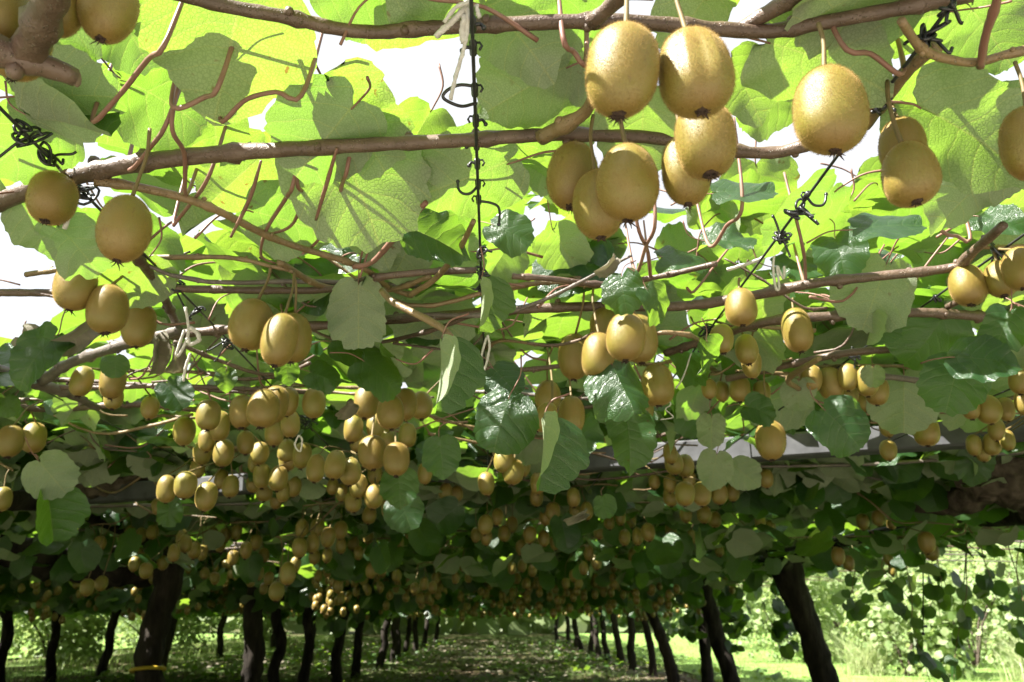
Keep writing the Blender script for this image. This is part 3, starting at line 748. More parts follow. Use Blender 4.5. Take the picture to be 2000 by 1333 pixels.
for i, (pl, z, rd, mt) in enumerate([([(1690, 245), (1730, 190), (1775, 135), (1830, 90)], .50, [.007, .0075, .006], 'shoot'), ([(1760, 40), (1800, 95), (1860, 118), (1910, 122), (1960, 108), (2040, 90)], .47, [.0038, .0042, .004, .0036], 'shoot'),
                            ([(1915, 130), (1925, 70), (1945, 10), (1950, -30)], .465, [.0036, .0036, .0034], 'petiole'), ([(1300, 690), (1400, 658), (1500, 628), (1640, 617), (1800, 611), (1960, 622), (2050, 630)], .46, [.007, .0075, .008, .008], 'cane'),
                            ([(1420, 740), (1500, 722), (1640, 692), (1720, 684), (1815, 680), (1900, 690)], .46, [.007, .007, .007], 'cane'), ([(1600, 742), (1710, 735), (1810, 746), (1900, 760)], .46, [.006, .0065, .006], 'old_cane'),
                            ([(1030, 670), (1080, 675), (1130, 665), (1160, 650)], .40, [.0022, .0026, .002], 'cane'), ([(1000, 540), (1080, 545), (1180, 556), (1290, 540), (1400, 515)], .48, [.0045, .0045, .004], 'cane'),
                            ([(1270, 655), (1300, 650), (1345, 655), (1365, 665)], .41, [.0035, .004, .0035], 'shoot'), ([(905, 715), (960, 720), (1030, 722), (1095, 715)], .40, [.004, .0045, .004], 'cane'),
                            ([(130, 885), (230, 884), (320, 884)], .52, [.012, .012, .011], 'old_cane'), ([(150, 892), (230, 905), (330, 915)], .51, [.008, .008, .006], 'old_cane'),
                            ([(0, 790), (100, 800), (260, 790), (420, 805)], .47, [.008, .008, .006], 'cane'), ([(1850, 600), (1930, 560), (2020, 520)], .46, [.005, .005, .005], 'cane'),
                            ([(1200, 900), (1260, 860), (1340, 840)], .50, [.008, .007, .006], 'cane'), ([(1560, 760), (1540, 740), (1600, 700)], .42, [.005, .006, .005], 'shoot')]):
    c = pz(pl[len(pl) // 2], z=z)[0]
    cane(pz(*pl, z=z), rd, mat=mt, v=vine_at(c.x, c.y), seed=60 + i, nodes=len(pl) > 3)
# grey limb of the second left vine lying over the beam, dark limbs farther back, knotted head at the right
def limb(pts, rad, v, seed, mat='bark_limb', rough=.13):
    p = smooth_path(pts, 6); rr = random.Random(seed)
    MB().tube(p, [q * rr.uniform(.85, 1.18) for q in lerp_list(rad, len(p))], 13, True, rough, seed).build('limb', M[mat], v.root)
def pd(*a): return [at_d(*q) for q in a]
limb(pd((60, 850, 3.6), (120, 895, 3.55), (170, 945, 3.5), (215, 945, 3.5), (270, 925, 3.5), (340, 925, 3.55), (420, 900, 3.7)), [.03, .04, .05, .045, .04, .03, .02], V_L2, 3)
limb(pd((300, 1110, 5.2), (230, 1105, 5.1), (140, 1100, 5.0), (60, 1085, 4.9), (-40, 1060, 4.9)), [.13, .12, .11, .10, .10], VINES[2], 4, 'bark')
limb(pd((2150, 1000, 2.9), (2060, 960, 2.8), (1985, 935, 2.75), (1925, 925, 2.75), (1870, 905, 2.8), (1830, 880, 2.9)), [.12, .11, .10, .09, .06, .02], V_R2, 5)
limb(pd((1930, 940, 2.75), (1890, 975, 2.85), (1830, 985, 3.0), (1760, 990, 3.2)), [.06, .05, .035, .02], V_R2, 6)
limb(pd((1545, 1090, 6.1), (1500, 1050, 6.0), (1430, 1025, 5.9), (1350, 1010, 5.8)), [.11, .09, .07, .05], VINES[len(L_) + 2], 7, 'bark')
limb(pd((1545, 1085, 6.2), (1600, 1040, 6.3), (1680, 1010, 6.4), (1760, 990, 6.4)), [.10, .08, .06, .04], VINES[len(L_) + 2], 8, 'bark')
limb(pd((1370, 1160, 9.2), (1310, 1120, 9.2), (1230, 1105, 9.1), (1150, 1095, 9)), [.10, .09, .08, .05], VINES[len(L_) + 3], 9, 'bark')
limb(pd((500, 1170, 7.6), (560, 1130, 7.6), (640, 1110, 7.5)), [.09, .07, .05], VINES[3], 10, 'bark')
# transverse fruiting canes farther down the rows
rr = random.Random(77)
for v in VINES:
    if v.row == 'll' or v.y > 22: continue
    y = max(v.y - 1.5, 1.7)
    while y < v.y + 1.5:
        for sgn in (-1, 1):
            if rr.random() < (.8 if 1.9 < y < 4.4 and v.row == 'l' else .55 if 1.9 < y < 3.6 else .15): continue
            e = rr.uniform(1.5, 2.4); dy = rr.uniform(-.35, .35); z = HC + .49
            pts = [Vector((v.x, y, HC + .46)), Vector((v.x + sgn * e * .3, y + dy * .2, z + rr.uniform(-.02, .04))), Vector((v.x + sgn * e * .65, y + dy * .6, z + rr.uniform(-.03, .03))), Vector((v.x + sgn * e, y + dy, z + rr.uniform(-.05, .03)))]
            cane(pts, [rr.uniform(.008, .011), .0075, .006, .004], mat=rr.choice(['cane', 'cane', 'old_cane']), v=v, seed=rr.randint(0, 9999), n=6, sub=4, nodes=v.y < 9)
        y += rr.uniform(.32, .5) if v.y < 9 else rr.uniform(.7, 1.0)

rr = random.Random(404)
for i in range(150):
    y = rr.uniform(1.15, 3.6); x = rr.uniform(-.62, .66) * (y + .25); z0 = HC + rr.uniform(.45, .50)
    a = Vector((x, y, z0)); an = rr.uniform(0, 6.28); l = rr.uniform(.10, .26); d = Vector((math.cos(an), math.sin(an) * .6, 0))
    up = rr.uniform(.05, .14); m_ = rr.choice(['petiole', 'petiole', 'shoot', 'cane'])
    sg = rr.uniform(-.05, .05)
    cane([a - d * .02, a + d * l * .35 + Vector((sg, 0, up * .1 - .01)), a + d * l * .7 + Vector((sg * .6, 0, up * .5)), a + d * l + Vector((0, .01, up))], [.0024, .0021, .0019, .0015], mat=m_, seed=i, n=6, sub=3, nodes=m_ == 'cane', name='shoot')
for i in range(26):
    y = rr.uniform(.9, 3.2); x = rr.uniform(-.6, .6) * (y + .2); z = HC + rr.uniform(.45, .50); an = rr.gauss(0, .35) + (math.pi if rr.random() < .5 else 0); l = rr.uniform(.3, .7)
    d = Vector((math.cos(an), math.sin(an), 0)); s_ = Vector((-d.y, d.x, 0))
    cane([Vector((x, y, z + .02)), Vector((x, y, z)) + d * l * .3 + s_ * rr.uniform(-.04, .04), Vector((x, y, z)) + d * l * .65 + s_ * rr.uniform(-.06, .06) + Vector((0, 0, rr.uniform(-.03, .01))), Vector((x, y, z + .06)) + d * l], [.0045, .004, .0032, .002], mat=rr.choice(['cane', 'shoot', 'old_cane']), seed=900 + i, n=7, sub=4)
# ------------------------------------------------------------------ kiwi fruit
def fruit_mesh(seed, ridge=False, nu=26, nv=20):
    rr = random.Random(seed); V = []; Fc = []
    ex = rr.uniform(2.05, 2.7); tp = rr.uniform(-.10, .10); p1, p2 = rr.uniform(0, 6), rr.uniform(0, 6); fl = rr.uniform(.86, 1.0)
    for i in range(nv + 1):
        a = math.pi * i / nv; t = -math.cos(a)
        t = math.copysign(abs(t) ** 1.0, t)
        r = .385 * max(0, 1 - abs(t) ** ex) ** (1 / 2.15) * (1 + tp * t)
        for j in range(nu):
            th = 2 * math.pi * j / nu
            w = 1 + .020 * math.sin(2 * th + p1 + 1.5 * t) + .014 * math.sin(3 * th + p2 - 2 * t) + .012 * math.sin(3.1 * t + p2)
            if ridge:
                for c in (4.55, 5.35): w += .055 * math.exp(-((((th - c + math.pi) % (2 * math.pi)) - math.pi) / .11) ** 2) * (1 - abs(t) ** 3)
                w -= .06 * math.exp(-((((th - 4.95 + math.pi) % (2 * math.pi)) - math.pi) / .14) ** 2) * (1 - abs(t) ** 3)
            V.append((r * w * math.cos(th), r * w * fl * math.sin(th), t * .5 + .004 * math.sin(th + p1)))
    for i in range(nv):
        for j in range(nu):
            k = (j + 1) % nu; Fc.append((i * nu + j, i * nu + k, (i + 1) * nu + k, (i + 1) * nu + j))
    me = bpy.data.meshes.new('kiwi_fruit'); me.from_pydata(V, [], Fc); me.materials.append(M['skin']); me.shade_smooth()
    me.validate(); return me, V, nu, nv
FR = [fruit_mesh(500 + i) for i in range(9)]; FRR = fruit_mesh(520, True, 72, 24)
FRL = [fruit_mesh(540 + i, False, 16, 10)[0] for i in range(6)]
def fuzz_mesh(src, seed, n=11000):
    me, V, nu, nv = src; rg_ = np.random.default_rng(seed)
    A = np.array(V).reshape(nv + 1, nu, 3); out = []; fc = []
    i = np.clip(np.arccos(rg_.uniform(-1, 1, n)) / math.pi * nv, 0, nv - 1e-3); j = rg_.uniform(0, nu, n)
    i0 = i.astype(int); j0 = j.astype(int) % nu; fi = (i - i0)[:, None]; fj = (j - j.astype(int))[:, None]; j1 = (j0 + 1) % nu
    P = (A[i0, j0] * (1 - fj) + A[i0, j1] * fj) * (1 - fi) + (A[i0 + 1, j0] * (1 - fj) + A[i0 + 1, j1] * fj) * fi
    N = P * np.array([1 / .385 ** 2, 1 / .385 ** 2, 4.0]); N /= np.linalg.norm(N, axis=1)[:, None]
    D = N + rg_.normal(0, .42, (n, 3)); D /= np.linalg.norm(D, axis=1)[:, None]
    S = np.cross(D, rg_.normal(0, 1, (n, 3))); S /= np.linalg.norm(S, axis=1)[:, None]
    ln = rg_.uniform(.014, .036, n)[:, None]; w = .0014
    W = np.stack([P - S * w - N * .002, P + S * w - N * .002, P + D * ln], 1).reshape(-1, 3)
    m = bpy.data.meshes.new('fuzz'); m.from_pydata([tuple(q) for q in W], [], [(3 * q, 3 * q + 1, 3 * q + 2) for q in range(n)])
    m.materials.append(M['fuzz']); return m
FZ = [fuzz_mesh(f, 600 + i) for i, f in enumerate(FR)]; FZR = fuzz_mesh(FRR, 620)
def calyx_mesh(seed):
    rr = random.Random(seed); b = MB(); b.ball((0, 0, -.490), .066 + .012 * (seed % 3), 9, 4, (1, 1, .45), seed, .32)
    for q in range(18 + 5 * (seed % 3)):
        a = rr.uniform(0, 6.28); l = rr.uniform(.04, .085 + .012 * (seed % 4)); d = Vector((math.cos(a), math.sin(a), rr.uniform(-.9, -.1)))
        b.tube([Vector((0, 0, -.497)) + d * .02, Vector((0, 0, -.50)) + d * l * .6, Vector((0, 0, -.505)) + d * l + Vector((rr.uniform(-.02, .02), rr.uniform(-.02, .02), rr.uniform(-.012, .012)))], [.013, .010, .003], 4)
    return b.mesh('blossom_end', M['calyx'])
CX = [calyx_mesh(i) for i in range(7)]
def stalk_mesh(k):
    b = MB(); dx = (.05, -.05, .09)[k]
    pts = smooth_path([(0, 0, -.03), (dx * .6, 0, .3), (dx, dx * .4, .65), (0, 0, 1)], 4)
    return [(p.x, p.y, p.z) for p in pts]
ST_PTS = [stalk_mesh(k) for k in range(3)]
SEPAL = MB().ball((0, 0, .485), .07, 8, 4, (1, 1, .3), 3, .25).mesh('stem_cap', M['calyx'])

FRUIT_L = .072
N_FRUIT = 0
ALLF = []
def fruit(px, py, h, label, group, tilt=None, ratio=None, near=None, dist=None, seed=None, ridge=False, facing=0.0, hang=None):
    """a kiwi whose image is h px tall at (px, py); returns its record, the stalk comes with its bunch"""
    global N_FRUIT
    rr = random.Random(1000 + N_FRUIT if seed is None else seed); N_FRUIT += 1
    L = FRUIT_L * rr.uniform(.94, 1.06); d = L * F / h if dist is None else dist
    if dist is not None: L = h * d / F
    for _ in range(40):                       # keep it under the wires
        p = at_d(px, py, d)
        if p.z - HC + L * .5 < (hang or .475): break
        d *= .975; L *= .975
    tl = R(rr.uniform(-6, 6) if tilt is None else tilt)
    toward = CAM - p; az = math.atan2(toward.x, -toward.y)
    rot = Matrix.Rotation(az, 4, 'Z') @ Matrix.Rotation(tl, 4, 'Y') @ Matrix.Rotation(R(rr.uniform(-7, 7) - facing), 4, 'X')
    if not ridge: rot = rot @ Matrix.Rotation(rr.uniform(0, 6.28), 4, 'Z')
    w = (rr.uniform(.90, 1.07) if ratio is None else ratio / .77)
    mat4 = Matrix.Translation(p) @ rot @ Matrix.Diagonal((L * w, L * w, L, 1))
    big = h >= 42
    k = rr.randrange(len(FR)); me = FRR[0] if ridge else (FR[k][0] if big else FRL[k % 6])
    o = link('kiwi_fruit', me, None, mat4); tag(o, label, 'kiwi', group)
    c = link('blossom_end', CX[rr.randrange(7)], o, Matrix.Rotation(rr.uniform(0, 6.28), 4, 'Z'))
    if h >= 40: link('stem_cap', SEPAL, o, Matrix.Identity(4))
    if h >= 64:
        f = link('fuzz', FZR if ridge else FZ[k], o, Matrix.Identity(4)); f['kind'] = 'stuff'
    r = dict(o=o, p=p, L=L, m=mat4, top=mat4 @ Vector((0, 0, .5)), h=h, px=px, seed=rr.random())
    ALLF.append(r); return r
def add_stalk(r, target):
    inv = r['m'].inverted(); a = Vector((0, 0, .47)); b = inv @ Vector(target)
    ax = (b - a); ln = ax.length
    q = ax.to_track_quat('Z', 'Y').to_matrix().to_4x4()
    k = int(r['seed'] * 3) % 3
    pts = [a + (q @ Vector((x * ln * .8, y * ln * .8, z * ln))) for x, y, z in ST_PTS[k]]
    rad = .0019 / r['L']
    me = MB().tube(pts, lerp_list([rad * 1.25, rad, rad * 1.1], len(pts)), 6).mesh('stalk', M['stalk'])
    link('stalk', me, r['o'], Matrix.Identity(4))
def bunch(recs, seed, canopy=.49, side=None, up=.045):
    """a fruiting shoot from the canopy to just above the bunch, one stalk per fruit"""
    rr = random.Random(seed)
    c = sum((r['p'] for r in recs), Vector()) / len(recs)
    zt = min(HC + canopy - .005, max(r['top'].z for r in recs) + up)
    xs = [r['p'].x for r in recs]; half = max(.012, (max(xs) - min(xs)) * .35)
    s_ = side or rr.choice((-1, 1))
    a = Vector((c.x - s_ * half, c.y + .004, zt)); b = Vector((c.x + s_ * half, c.y + .01, min(zt + .012, HC + canopy)))
    pts = [a, a.lerp(b, .5) + Vector((0, .006, .004)), b, Vector((b.x + s_ * rr.uniform(.05, .10), b.y + rr.uniform(.0, .05), (b.z + HC + canopy) / 2 + .01)), Vector((b.x + s_ * rr.uniform(.12, .2), b.y + rr.uniform(0, .1), HC + canopy + .01))]
    cane(pts, [.0028, .0032, .0036, .0042, .0045], mat='shoot', v=vine_at(c.x, c.y), seed=seed, n=7, sub=4, nodes=recs[0]['h'] > 40)
    for r in recs:
        t = min(1, max(0, (r['top'].x - a.x) / (b.x - a.x))) if abs(b.x - a.x) > 1e-4 else .5
        q = a.lerp(b, t)
        if q.z < r['top'].z + .012: q = q + Vector((0, 0, r['top'].z + .012 - q.z))
        add_stalk(r, q)
# ---- the big fruit in front, each described on its own: px, py, height, tilt, label, options
G0 = 'large kiwis hanging nearest overhead'
HERO = {
 'pair': [(1215, 138, 190, 7, 'large smooth olive kiwi, left one of the pair at the top', dict(ratio=.77)), (1357, 140, 190, -5, 'large ridged kiwi with a lengthwise crease, right one of the top pair', dict(ridge=True, ratio=.75)),
          (1378, 275, 152, -4, 'plump kiwi hanging directly under the creased one', dict(dist=.67, ratio=.86)), (1340, 333, 140, 0, 'kiwi tucked lowest behind the others under the creased one', dict(dist=.74))],
 'trio': [(1118, 345, 138, 4, 'left kiwi of the bunch of three below the top pair', {}), (1168, 400, 140, -3, 'lowest kiwi of the bunch of three below the top pair', dict(dist=.80)), (1225, 357, 156, 2, 'right kiwi of the bunch of three below the top pair', {})],
 'solo': [(1620, 215, 180, 0, 'big lone kiwi on a long stalk before the right wire', dict(ratio=.76))],
 'duo': [(1762, 286, 118, 4, 'rear upper kiwi of the close pair at the upper right', dict(dist=.80)), (1777, 340, 132, -2, 'front lower kiwi of the close pair at the upper right', dict(dist=.74))],
 'edge': [(2012, 280, 150, 5, 'kiwi cut by the right edge beside the upper right pair', {})],
 'corner': [(212, 12, 150, 2, 'rightmost kiwi of the bunch behind the old cut spur', dict(ratio=.72)), (115, 5, 140, 0, 'middle kiwi of the bunch behind the old cut spur', {}), (42, 92, 138, 3, 'lowest kiwi of the corner bunch, under the cut stub', dict(dist=.80)), (8, 30, 130, 0, 'kiwi in the extreme top left corner behind the spur', dict(dist=.82))],
 'lefts': [(243, 447, 135, 3, 'lone round kiwi hanging beside the left wire', dict(ratio=.74))],
 'behind': [(102, 388, 104, 4, 'kiwi hanging just under the thick left branch beside the black tie', dict(dist=.92, ratio=.95, hang=.56))],
 'row3': [(147, 560, 96, 3, 'leftmost of the three kiwis crossed by the thin left cane', dict(ratio=.84)), (210, 604, 98, -3, 'middle one of the three kiwis crossed by the thin left cane', dict(ratio=.80)), (271, 635, 90, 0, 'lowest right one of the three kiwis by the thin left cane', dict(ratio=.78))],
 'clus3': [(491, 634, 102, 8, 'left kiwi of the three hung from red looped stalks', dict(dist=1.14)), (546, 664, 108, 5, 'front middle kiwi of the three hung from red looped stalks', {}), (572, 660, 98, 0, 'right rear kiwi of the three hung from red looped stalks', dict(dist=1.17))],
 'clus5': [(1222, 658, 98, 3, 'front kiwi of the bunch of five above the large dark leaf', {}), (1168, 695, 92, 4, 'second from the left in the bunch of five above the dark leaf', {}), (1122, 697, 90, 3, 'leftmost kiwi in the bunch of five above the dark leaf', {}),
           (1180, 640, 80, 0, 'upper rear kiwi half hidden in the bunch of five', dict(dist=1.30)), (1247, 662, 96, -6, 'rightmost rear kiwi in the bunch of five', dict(dist=1.24))],
 'hid': [(1284, 752, 84, 0, 'kiwi peeking out right of the large dark leaf', {}), (1262, 800, 46, 0, 'small far kiwi below the large dark leaf', {})],
 'low3': [(1070, 775, 66, 0, 'rear kiwi of three lit ones beside the yellow-green leaf', {}), (1064, 815, 62, 30, 'front kiwi of three tipped sideways beside the yellow-green leaf', dict(dist=1.4)), (1116, 812, 78, 0, 'biggest right kiwi of three lit ones above the drooping leaf', dict(ratio=.72))],
 'r1': [(1447, 600, 76, 0, 'round kiwi seen from below under the right middle cane', dict(facing=R(38), ratio=.80, dist=1.25))],
 'r2': [(1557, 645, 88, -4, 'oblong lone kiwi hanging right of the round one', dict(ratio=.70))],
 'r3': [(1890, 558, 84, 0, 'sunlit plump kiwi at the right with a bright left side', dict(ratio=.86)), (1955, 545, 74, 0, 'kiwi just right of the sunlit plump one', dict(ratio=.85, dist=1.5)), (1992, 525, 88, 0, 'kiwi at the right edge above the sunlit plump one', dict(ratio=.75, dist=1.36))],
 's1': [(1505, 860, 78, 2, 'lone kiwi hanging left of the broad dark right leaf', dict(ratio=.74))], 's2': [(1810, 842, 60, 3, 'lone warm brown kiwi hanging over the beam at the right', {})],
 'm': [(20, 862, 64, 0, 'left one of the pair of kiwis at the left edge', dict(ratio=.82)), (66, 855, 60, 0, 'right one of the pair of kiwis at the left edge', {})], 'm3': [(4, 975, 48, 0, 'kiwi cut by the left edge in front of the beam', {})],
}
for i, (key, rows) in enumerate(HERO.items()):
    recs = [fruit(px, py, h, lb, G0, tilt=t, seed=2000 + 31 * i + j, **o) for j, (px, py, h, t, lb, o) in enumerate(rows)]
    if len(recs) == 1:
        r = recs[0]; tgt = r['top'] + Vector((.004, .006, 0)); tgt.z = max(HC + .482, r['top'].z + .02)
        if r['h'] < 70: bunch(recs, 300 + i)
        else: add_stalk(r, tgt)
    elif key in ('pair', 'trio', 'duo', 'corner'):
        for r in recs: add_stalk(r, Vector((r['top'].x + .002, r['top'].y + .012, max(HC + .49, r['top'].z + .02))))
    else: bunch(recs, 300 + i)

ORD = ['leftmost', 'second from the left', 'third from the left', 'fourth from the left', 'fifth from the left', 'sixth from the left', 'seventh from the left', 'eighth from the left', 'ninth from the left',
       'tenth from the left', 'eleventh from the left', 'twelfth from the left', 'thirteenth from the left', 'fourteenth from the left', 'fifteenth from the left']
# bunches further back: where it is, then each fruit as px, py, height
BUNCH = [
 ('bunch below the round lone kiwi', [(1410, 662, 60), (1458, 683, 62), (1468, 712, 56)]),
 ('row under the right middle cane', [(1385, 760, 42), (1410, 765, 42), (1445, 760, 52), (1488, 766, 46)]),
 ('bunch right of the curling shoot', [(1584, 740, 56), (1622, 750, 66), (1656, 737, 54), (1662, 774, 42), (1690, 784, 42), (1693, 744, 62), (1713, 764, 58)]),
 ('pair over the beam left of the brown kiwi', [(1733, 835, 38), (1735, 880, 42)]),
 ('bunch at the right before the knotted head', [(1895, 795, 50), (1902, 870, 42), (1921, 884, 38), (1930, 800, 58), (1937, 868, 44), (1946, 840, 44), (1965, 800, 48), (1967, 860, 42)]),
 ('pair at the right picture edge', [(1992, 745, 52), (2000, 787, 50)]),
 ('bunch behind the forked grey limb', [(160, 745, 62), (220, 745, 70), (222, 778, 46), (293, 797, 46)]),
 ('left big bunch above the beam', [(360, 843, 58), (407, 811, 62), (428, 832, 60), (404, 860, 46), (395, 885, 48), (437, 885, 55), (480, 865, 48), (507, 886, 46)]),
 ('bunch over the left beam', [(310, 990, 34), (325, 955, 54), (362, 948, 54), (386, 915, 40), (403, 970, 57), (432, 936, 40), (451, 950, 44)]),
 ('upper bunch left of the dark leaves', [(472, 805, 66), (515, 798, 76), (538, 790, 72), (563, 785, 58), (613, 787, 62), (536, 845, 55), (567, 828, 56), (560, 880, 46)]),
 ('bunch under the twin dark leaves', [(717, 785, 68), (763, 805, 68), (791, 790, 64), (823, 792, 56), (733, 832, 50), (690, 838, 54), (700, 862, 46), (728, 884, 68), (774, 897, 66), (796, 850, 48), (757, 858, 42)]),
 ('middle of the long hanging mass', [(617, 915, 56), (655, 908, 58), (684, 921, 56), (590, 890, 52), (563, 896, 50), (512, 930, 50), (544, 935, 50), (516, 960, 40), (553, 960, 42), (573, 950, 42), (497, 905, 38), (540, 978, 34), (495, 945, 36)]),
 ('bottom of the long hanging mass', [(700, 950, 48), (690, 980, 43), (731, 970, 48), (722, 1005, 38), (758, 995, 38), (784, 985, 34), (732, 926, 42), (650, 950, 34), (668, 962, 36)]),
 ('shaded bunch below the long hanging mass', [(585, 1070, 40), (611, 1060, 40), (620, 1030, 37), (590, 1032, 36), (641, 1050, 40), (665, 1036, 36), (614, 1088, 30), (639, 1085, 30), (666, 1066, 32)]),
 ('dangling string over the straight trunk', [(562, 1120, 44), (577, 1103, 32), (540, 1155, 38)]),
 ('pair hidden left of the dangling dark leaf', [(830, 925, 44), (870, 960, 34), (892, 965, 32)]),
 ('bunch behind the yellow-green leaf', [(950, 945, 46), (985, 900, 50), (1002, 922, 52), (1020, 910, 46)]),
 ('bunch under the drooping leaf', [(1103, 915, 46), (1050, 945, 42), (1085, 940, 42), (1048, 972, 36), (1080, 1000, 38), (1066, 1010, 34)]),
 ('sun-bleached bunch below the drooping leaf', [(1120, 972, 38), (1124, 996, 34), (1146, 998, 36)]),
 ('bunch before the beam right of centre', [(1316, 905, 46), (1338, 910, 46), (1309, 886, 42), (1338, 965, 48), (1371, 965, 48), (1310, 970, 40), (1346, 935, 34), (1308, 945, 36), (1340, 1005, 32), (1375, 1005, 36), (1396, 1015, 32)]),
 ('loose fruit against the beam in the centre', [(1250, 895, 34), (1278, 942, 30), (1405, 965, 42), (1430, 962, 36), (1461, 930, 34), (1496, 935, 38)]),
 ('dim row under the beam right of centre', [(1220, 1050, 32), (1245, 1048, 34), (1266, 1040, 36), (1310, 1035, 28), (1350, 1050, 28), (1460, 1045, 30)]),
 ('dim bunch under the central dark leaves', [(948, 1025, 40), (950, 1050, 32), (972, 1010, 34), (985, 1042, 32), (930, 1045, 30), (1000, 1025, 32)]),
 ('dim bunch left of the bleached one', [(1035, 1045, 34), (1062, 1052, 32), (1018, 1070, 30), (1048, 1080, 30), (1085, 1060, 30)]),
 ('bunch low under the leaves at right', [(1637, 1087, 36), (1657, 1100, 30), (1676, 1103, 26), (1735, 1092, 26), (1742, 1115, 22)]),
 ('dim row over the leaning right trunk', [(1685, 1020, 32), (1715, 1012, 32), (1741, 1020, 30)]),
 ('lone fruit above the hanging cord', [(1810, 1060, 42), (1820, 1078, 34)]),
 ('small trio under the knotted head', [(1918, 975, 24), (1941, 970, 25), (1962, 960, 24), (1850, 975, 24)]),
 ('dim bunch left of the straight trunk', [(480, 1075, 34), (455, 1090, 30), (500, 1060, 30), (430, 1065, 28), (515, 1085, 28)]),
 ('dim bunch above the taped trunk', [(340, 1080, 36), (362, 1062, 36), (380, 1075, 34), (355, 1050, 32), (395, 1080, 30), (318, 1100, 28)]),
 ('pair glowing faintly over the dark limb', [(170, 1148, 34), (198, 1140, 30), (180, 1075, 30), (195, 1062, 30)]),
 ('sparse fruit left of the taped trunk', [(285, 1115, 32), (262, 1102, 30), (272, 1085, 28), (300, 1130, 24)]),
 ('sunlit bunch above the aisle at left', [(725, 1115, 30), (745, 1112, 28), (705, 1105, 26), (775, 1095, 24), (775, 1125, 24)]),
 ('dangling pair left of the sunlit aisle bunch', [(660, 1145, 28), (665, 1170, 24), (650, 1135, 24)]),
 ('dim bunch at the far aisle end', [(810, 1150, 24), (828, 1140, 26), (845, 1148, 24), (820, 1170, 22), (835, 1168, 22), (850, 1130, 22)]),
 ('dim bunch over the aisle in the centre', [(885, 1110, 24), (905, 1105, 24), (870, 1095, 24), (890, 1130, 22), (915, 1128, 22)]),
 ('dim bunch over the right row trunks', [(1150, 1080, 30), (1140, 1110, 26), (1165, 1100, 28), (1120, 1125, 24), (1105, 1140, 22), (1130, 1140, 22)]),
 ('dim bunch right of the centre aisle', [(1000, 1110, 24), (1020, 1105, 26), (1040, 1115, 24), (1010, 1130, 22), (1028, 1140, 22)]),

 ('dim bunch above the straight left trunk', [(505, 1120, 28), (525, 1130, 26), (490, 1135, 24), (515, 1150, 22)]),
 ('dim row left of the dangling string', [(440, 1045, 28), (462, 1040, 30), (415, 1042, 26), (400, 1120, 24), (420, 1130, 24)]),
 ('dim bunch between beam and taped trunk', [(255, 1040, 28), (275, 1046, 30), (298, 1040, 28), (240, 1055, 26)]),
 ('dim row above the slim left trunks', [(680, 1110, 24), (640, 1115, 26), (622, 1125, 24), (700, 1080, 28), (690, 1062, 28), (720, 1050, 26)]),
 ('dim bunch high over the aisle', [(800, 1040, 28), (822, 1048, 28), (842, 1036, 26), (860, 1050, 26), (812, 1068, 24), (780, 1060, 26)]),
 ('dim bunch right of the bleached one', [(1190, 1020, 30), (1212, 1012, 30), (1232, 1018, 28), (1170, 1040, 28)]),
 ('dim row over the leaning right trunks', [(1290, 1085, 24), (1312, 1078, 24), (1335, 1086, 24), (1270, 1092, 22), (1235, 1085, 24)]),
 ('dim bunch beside the leaning trunk top', [(1420, 1060, 26), (1440, 1072, 26), (1405, 1076, 24), (1485, 1020, 30), (1505, 1030, 28)]),
]
for bi, (ds, rows) in enumerate(BUNCH):
    rows = sorted(rows); recs = []
    for j, (px, py, h) in enumerate(rows):
        w = 'left one' if (len(rows) == 2 and j == 0) else 'right one' if j == len(rows) - 1 and len(rows) == 2 else 'rightmost' if j == len(rows) - 1 and len(rows) > 2 else ORD[j]
        recs.append(fruit(px, py, h, f'kiwi {w} in the {ds}', 'kiwis in the ' + ds, seed=4000 + 53 * bi + j))
    bunch(recs, 400 + bi)
# far fruit too small to single out: one mass
rr = random.Random(31); far = MB(); 
for _ in range(620):
    y = 6.0 + 20 * rr.random() ** 1.3; x = rr.uniform(-4.5, 2.7); z = HC + rr.uniform(.05, .34)
    if min((x - v.x - .1) ** 2 * 2 + (y - v.y) ** 2 for v in VINES) < .5 or (x > 1.3 and y < 7.2): continue
    for q in range(rr.randint(3, 6)):
        far.ball((x + rr.uniform(-.11, .11), y + rr.uniform(-.11, .11), z + rr.uniform(-.09, .09)), .026, 8, 6, (1, 1, 1.3))
tag(far.build('distant_kiwi_crop', M['skin']), 'dim small kiwis hanging far down the rows', 'fruit', kind='stuff')
# ------------------------------------------------------------------ leaves
def put_leaf(mesh, m4, pet=True, v=None, name='leaf', rnd=None):
    p = m4.translation
    if v is None: v = vine_at(p.x, p.y)
    o = link(name, mesh, v.root, Matrix.Translation(-v.root.location) @ m4); v.n_ind += 1
    if pet: link('petiole', PET[random.randrange(len(PET))], o, Matrix.Identity(4))
    return o
random.seed(21)
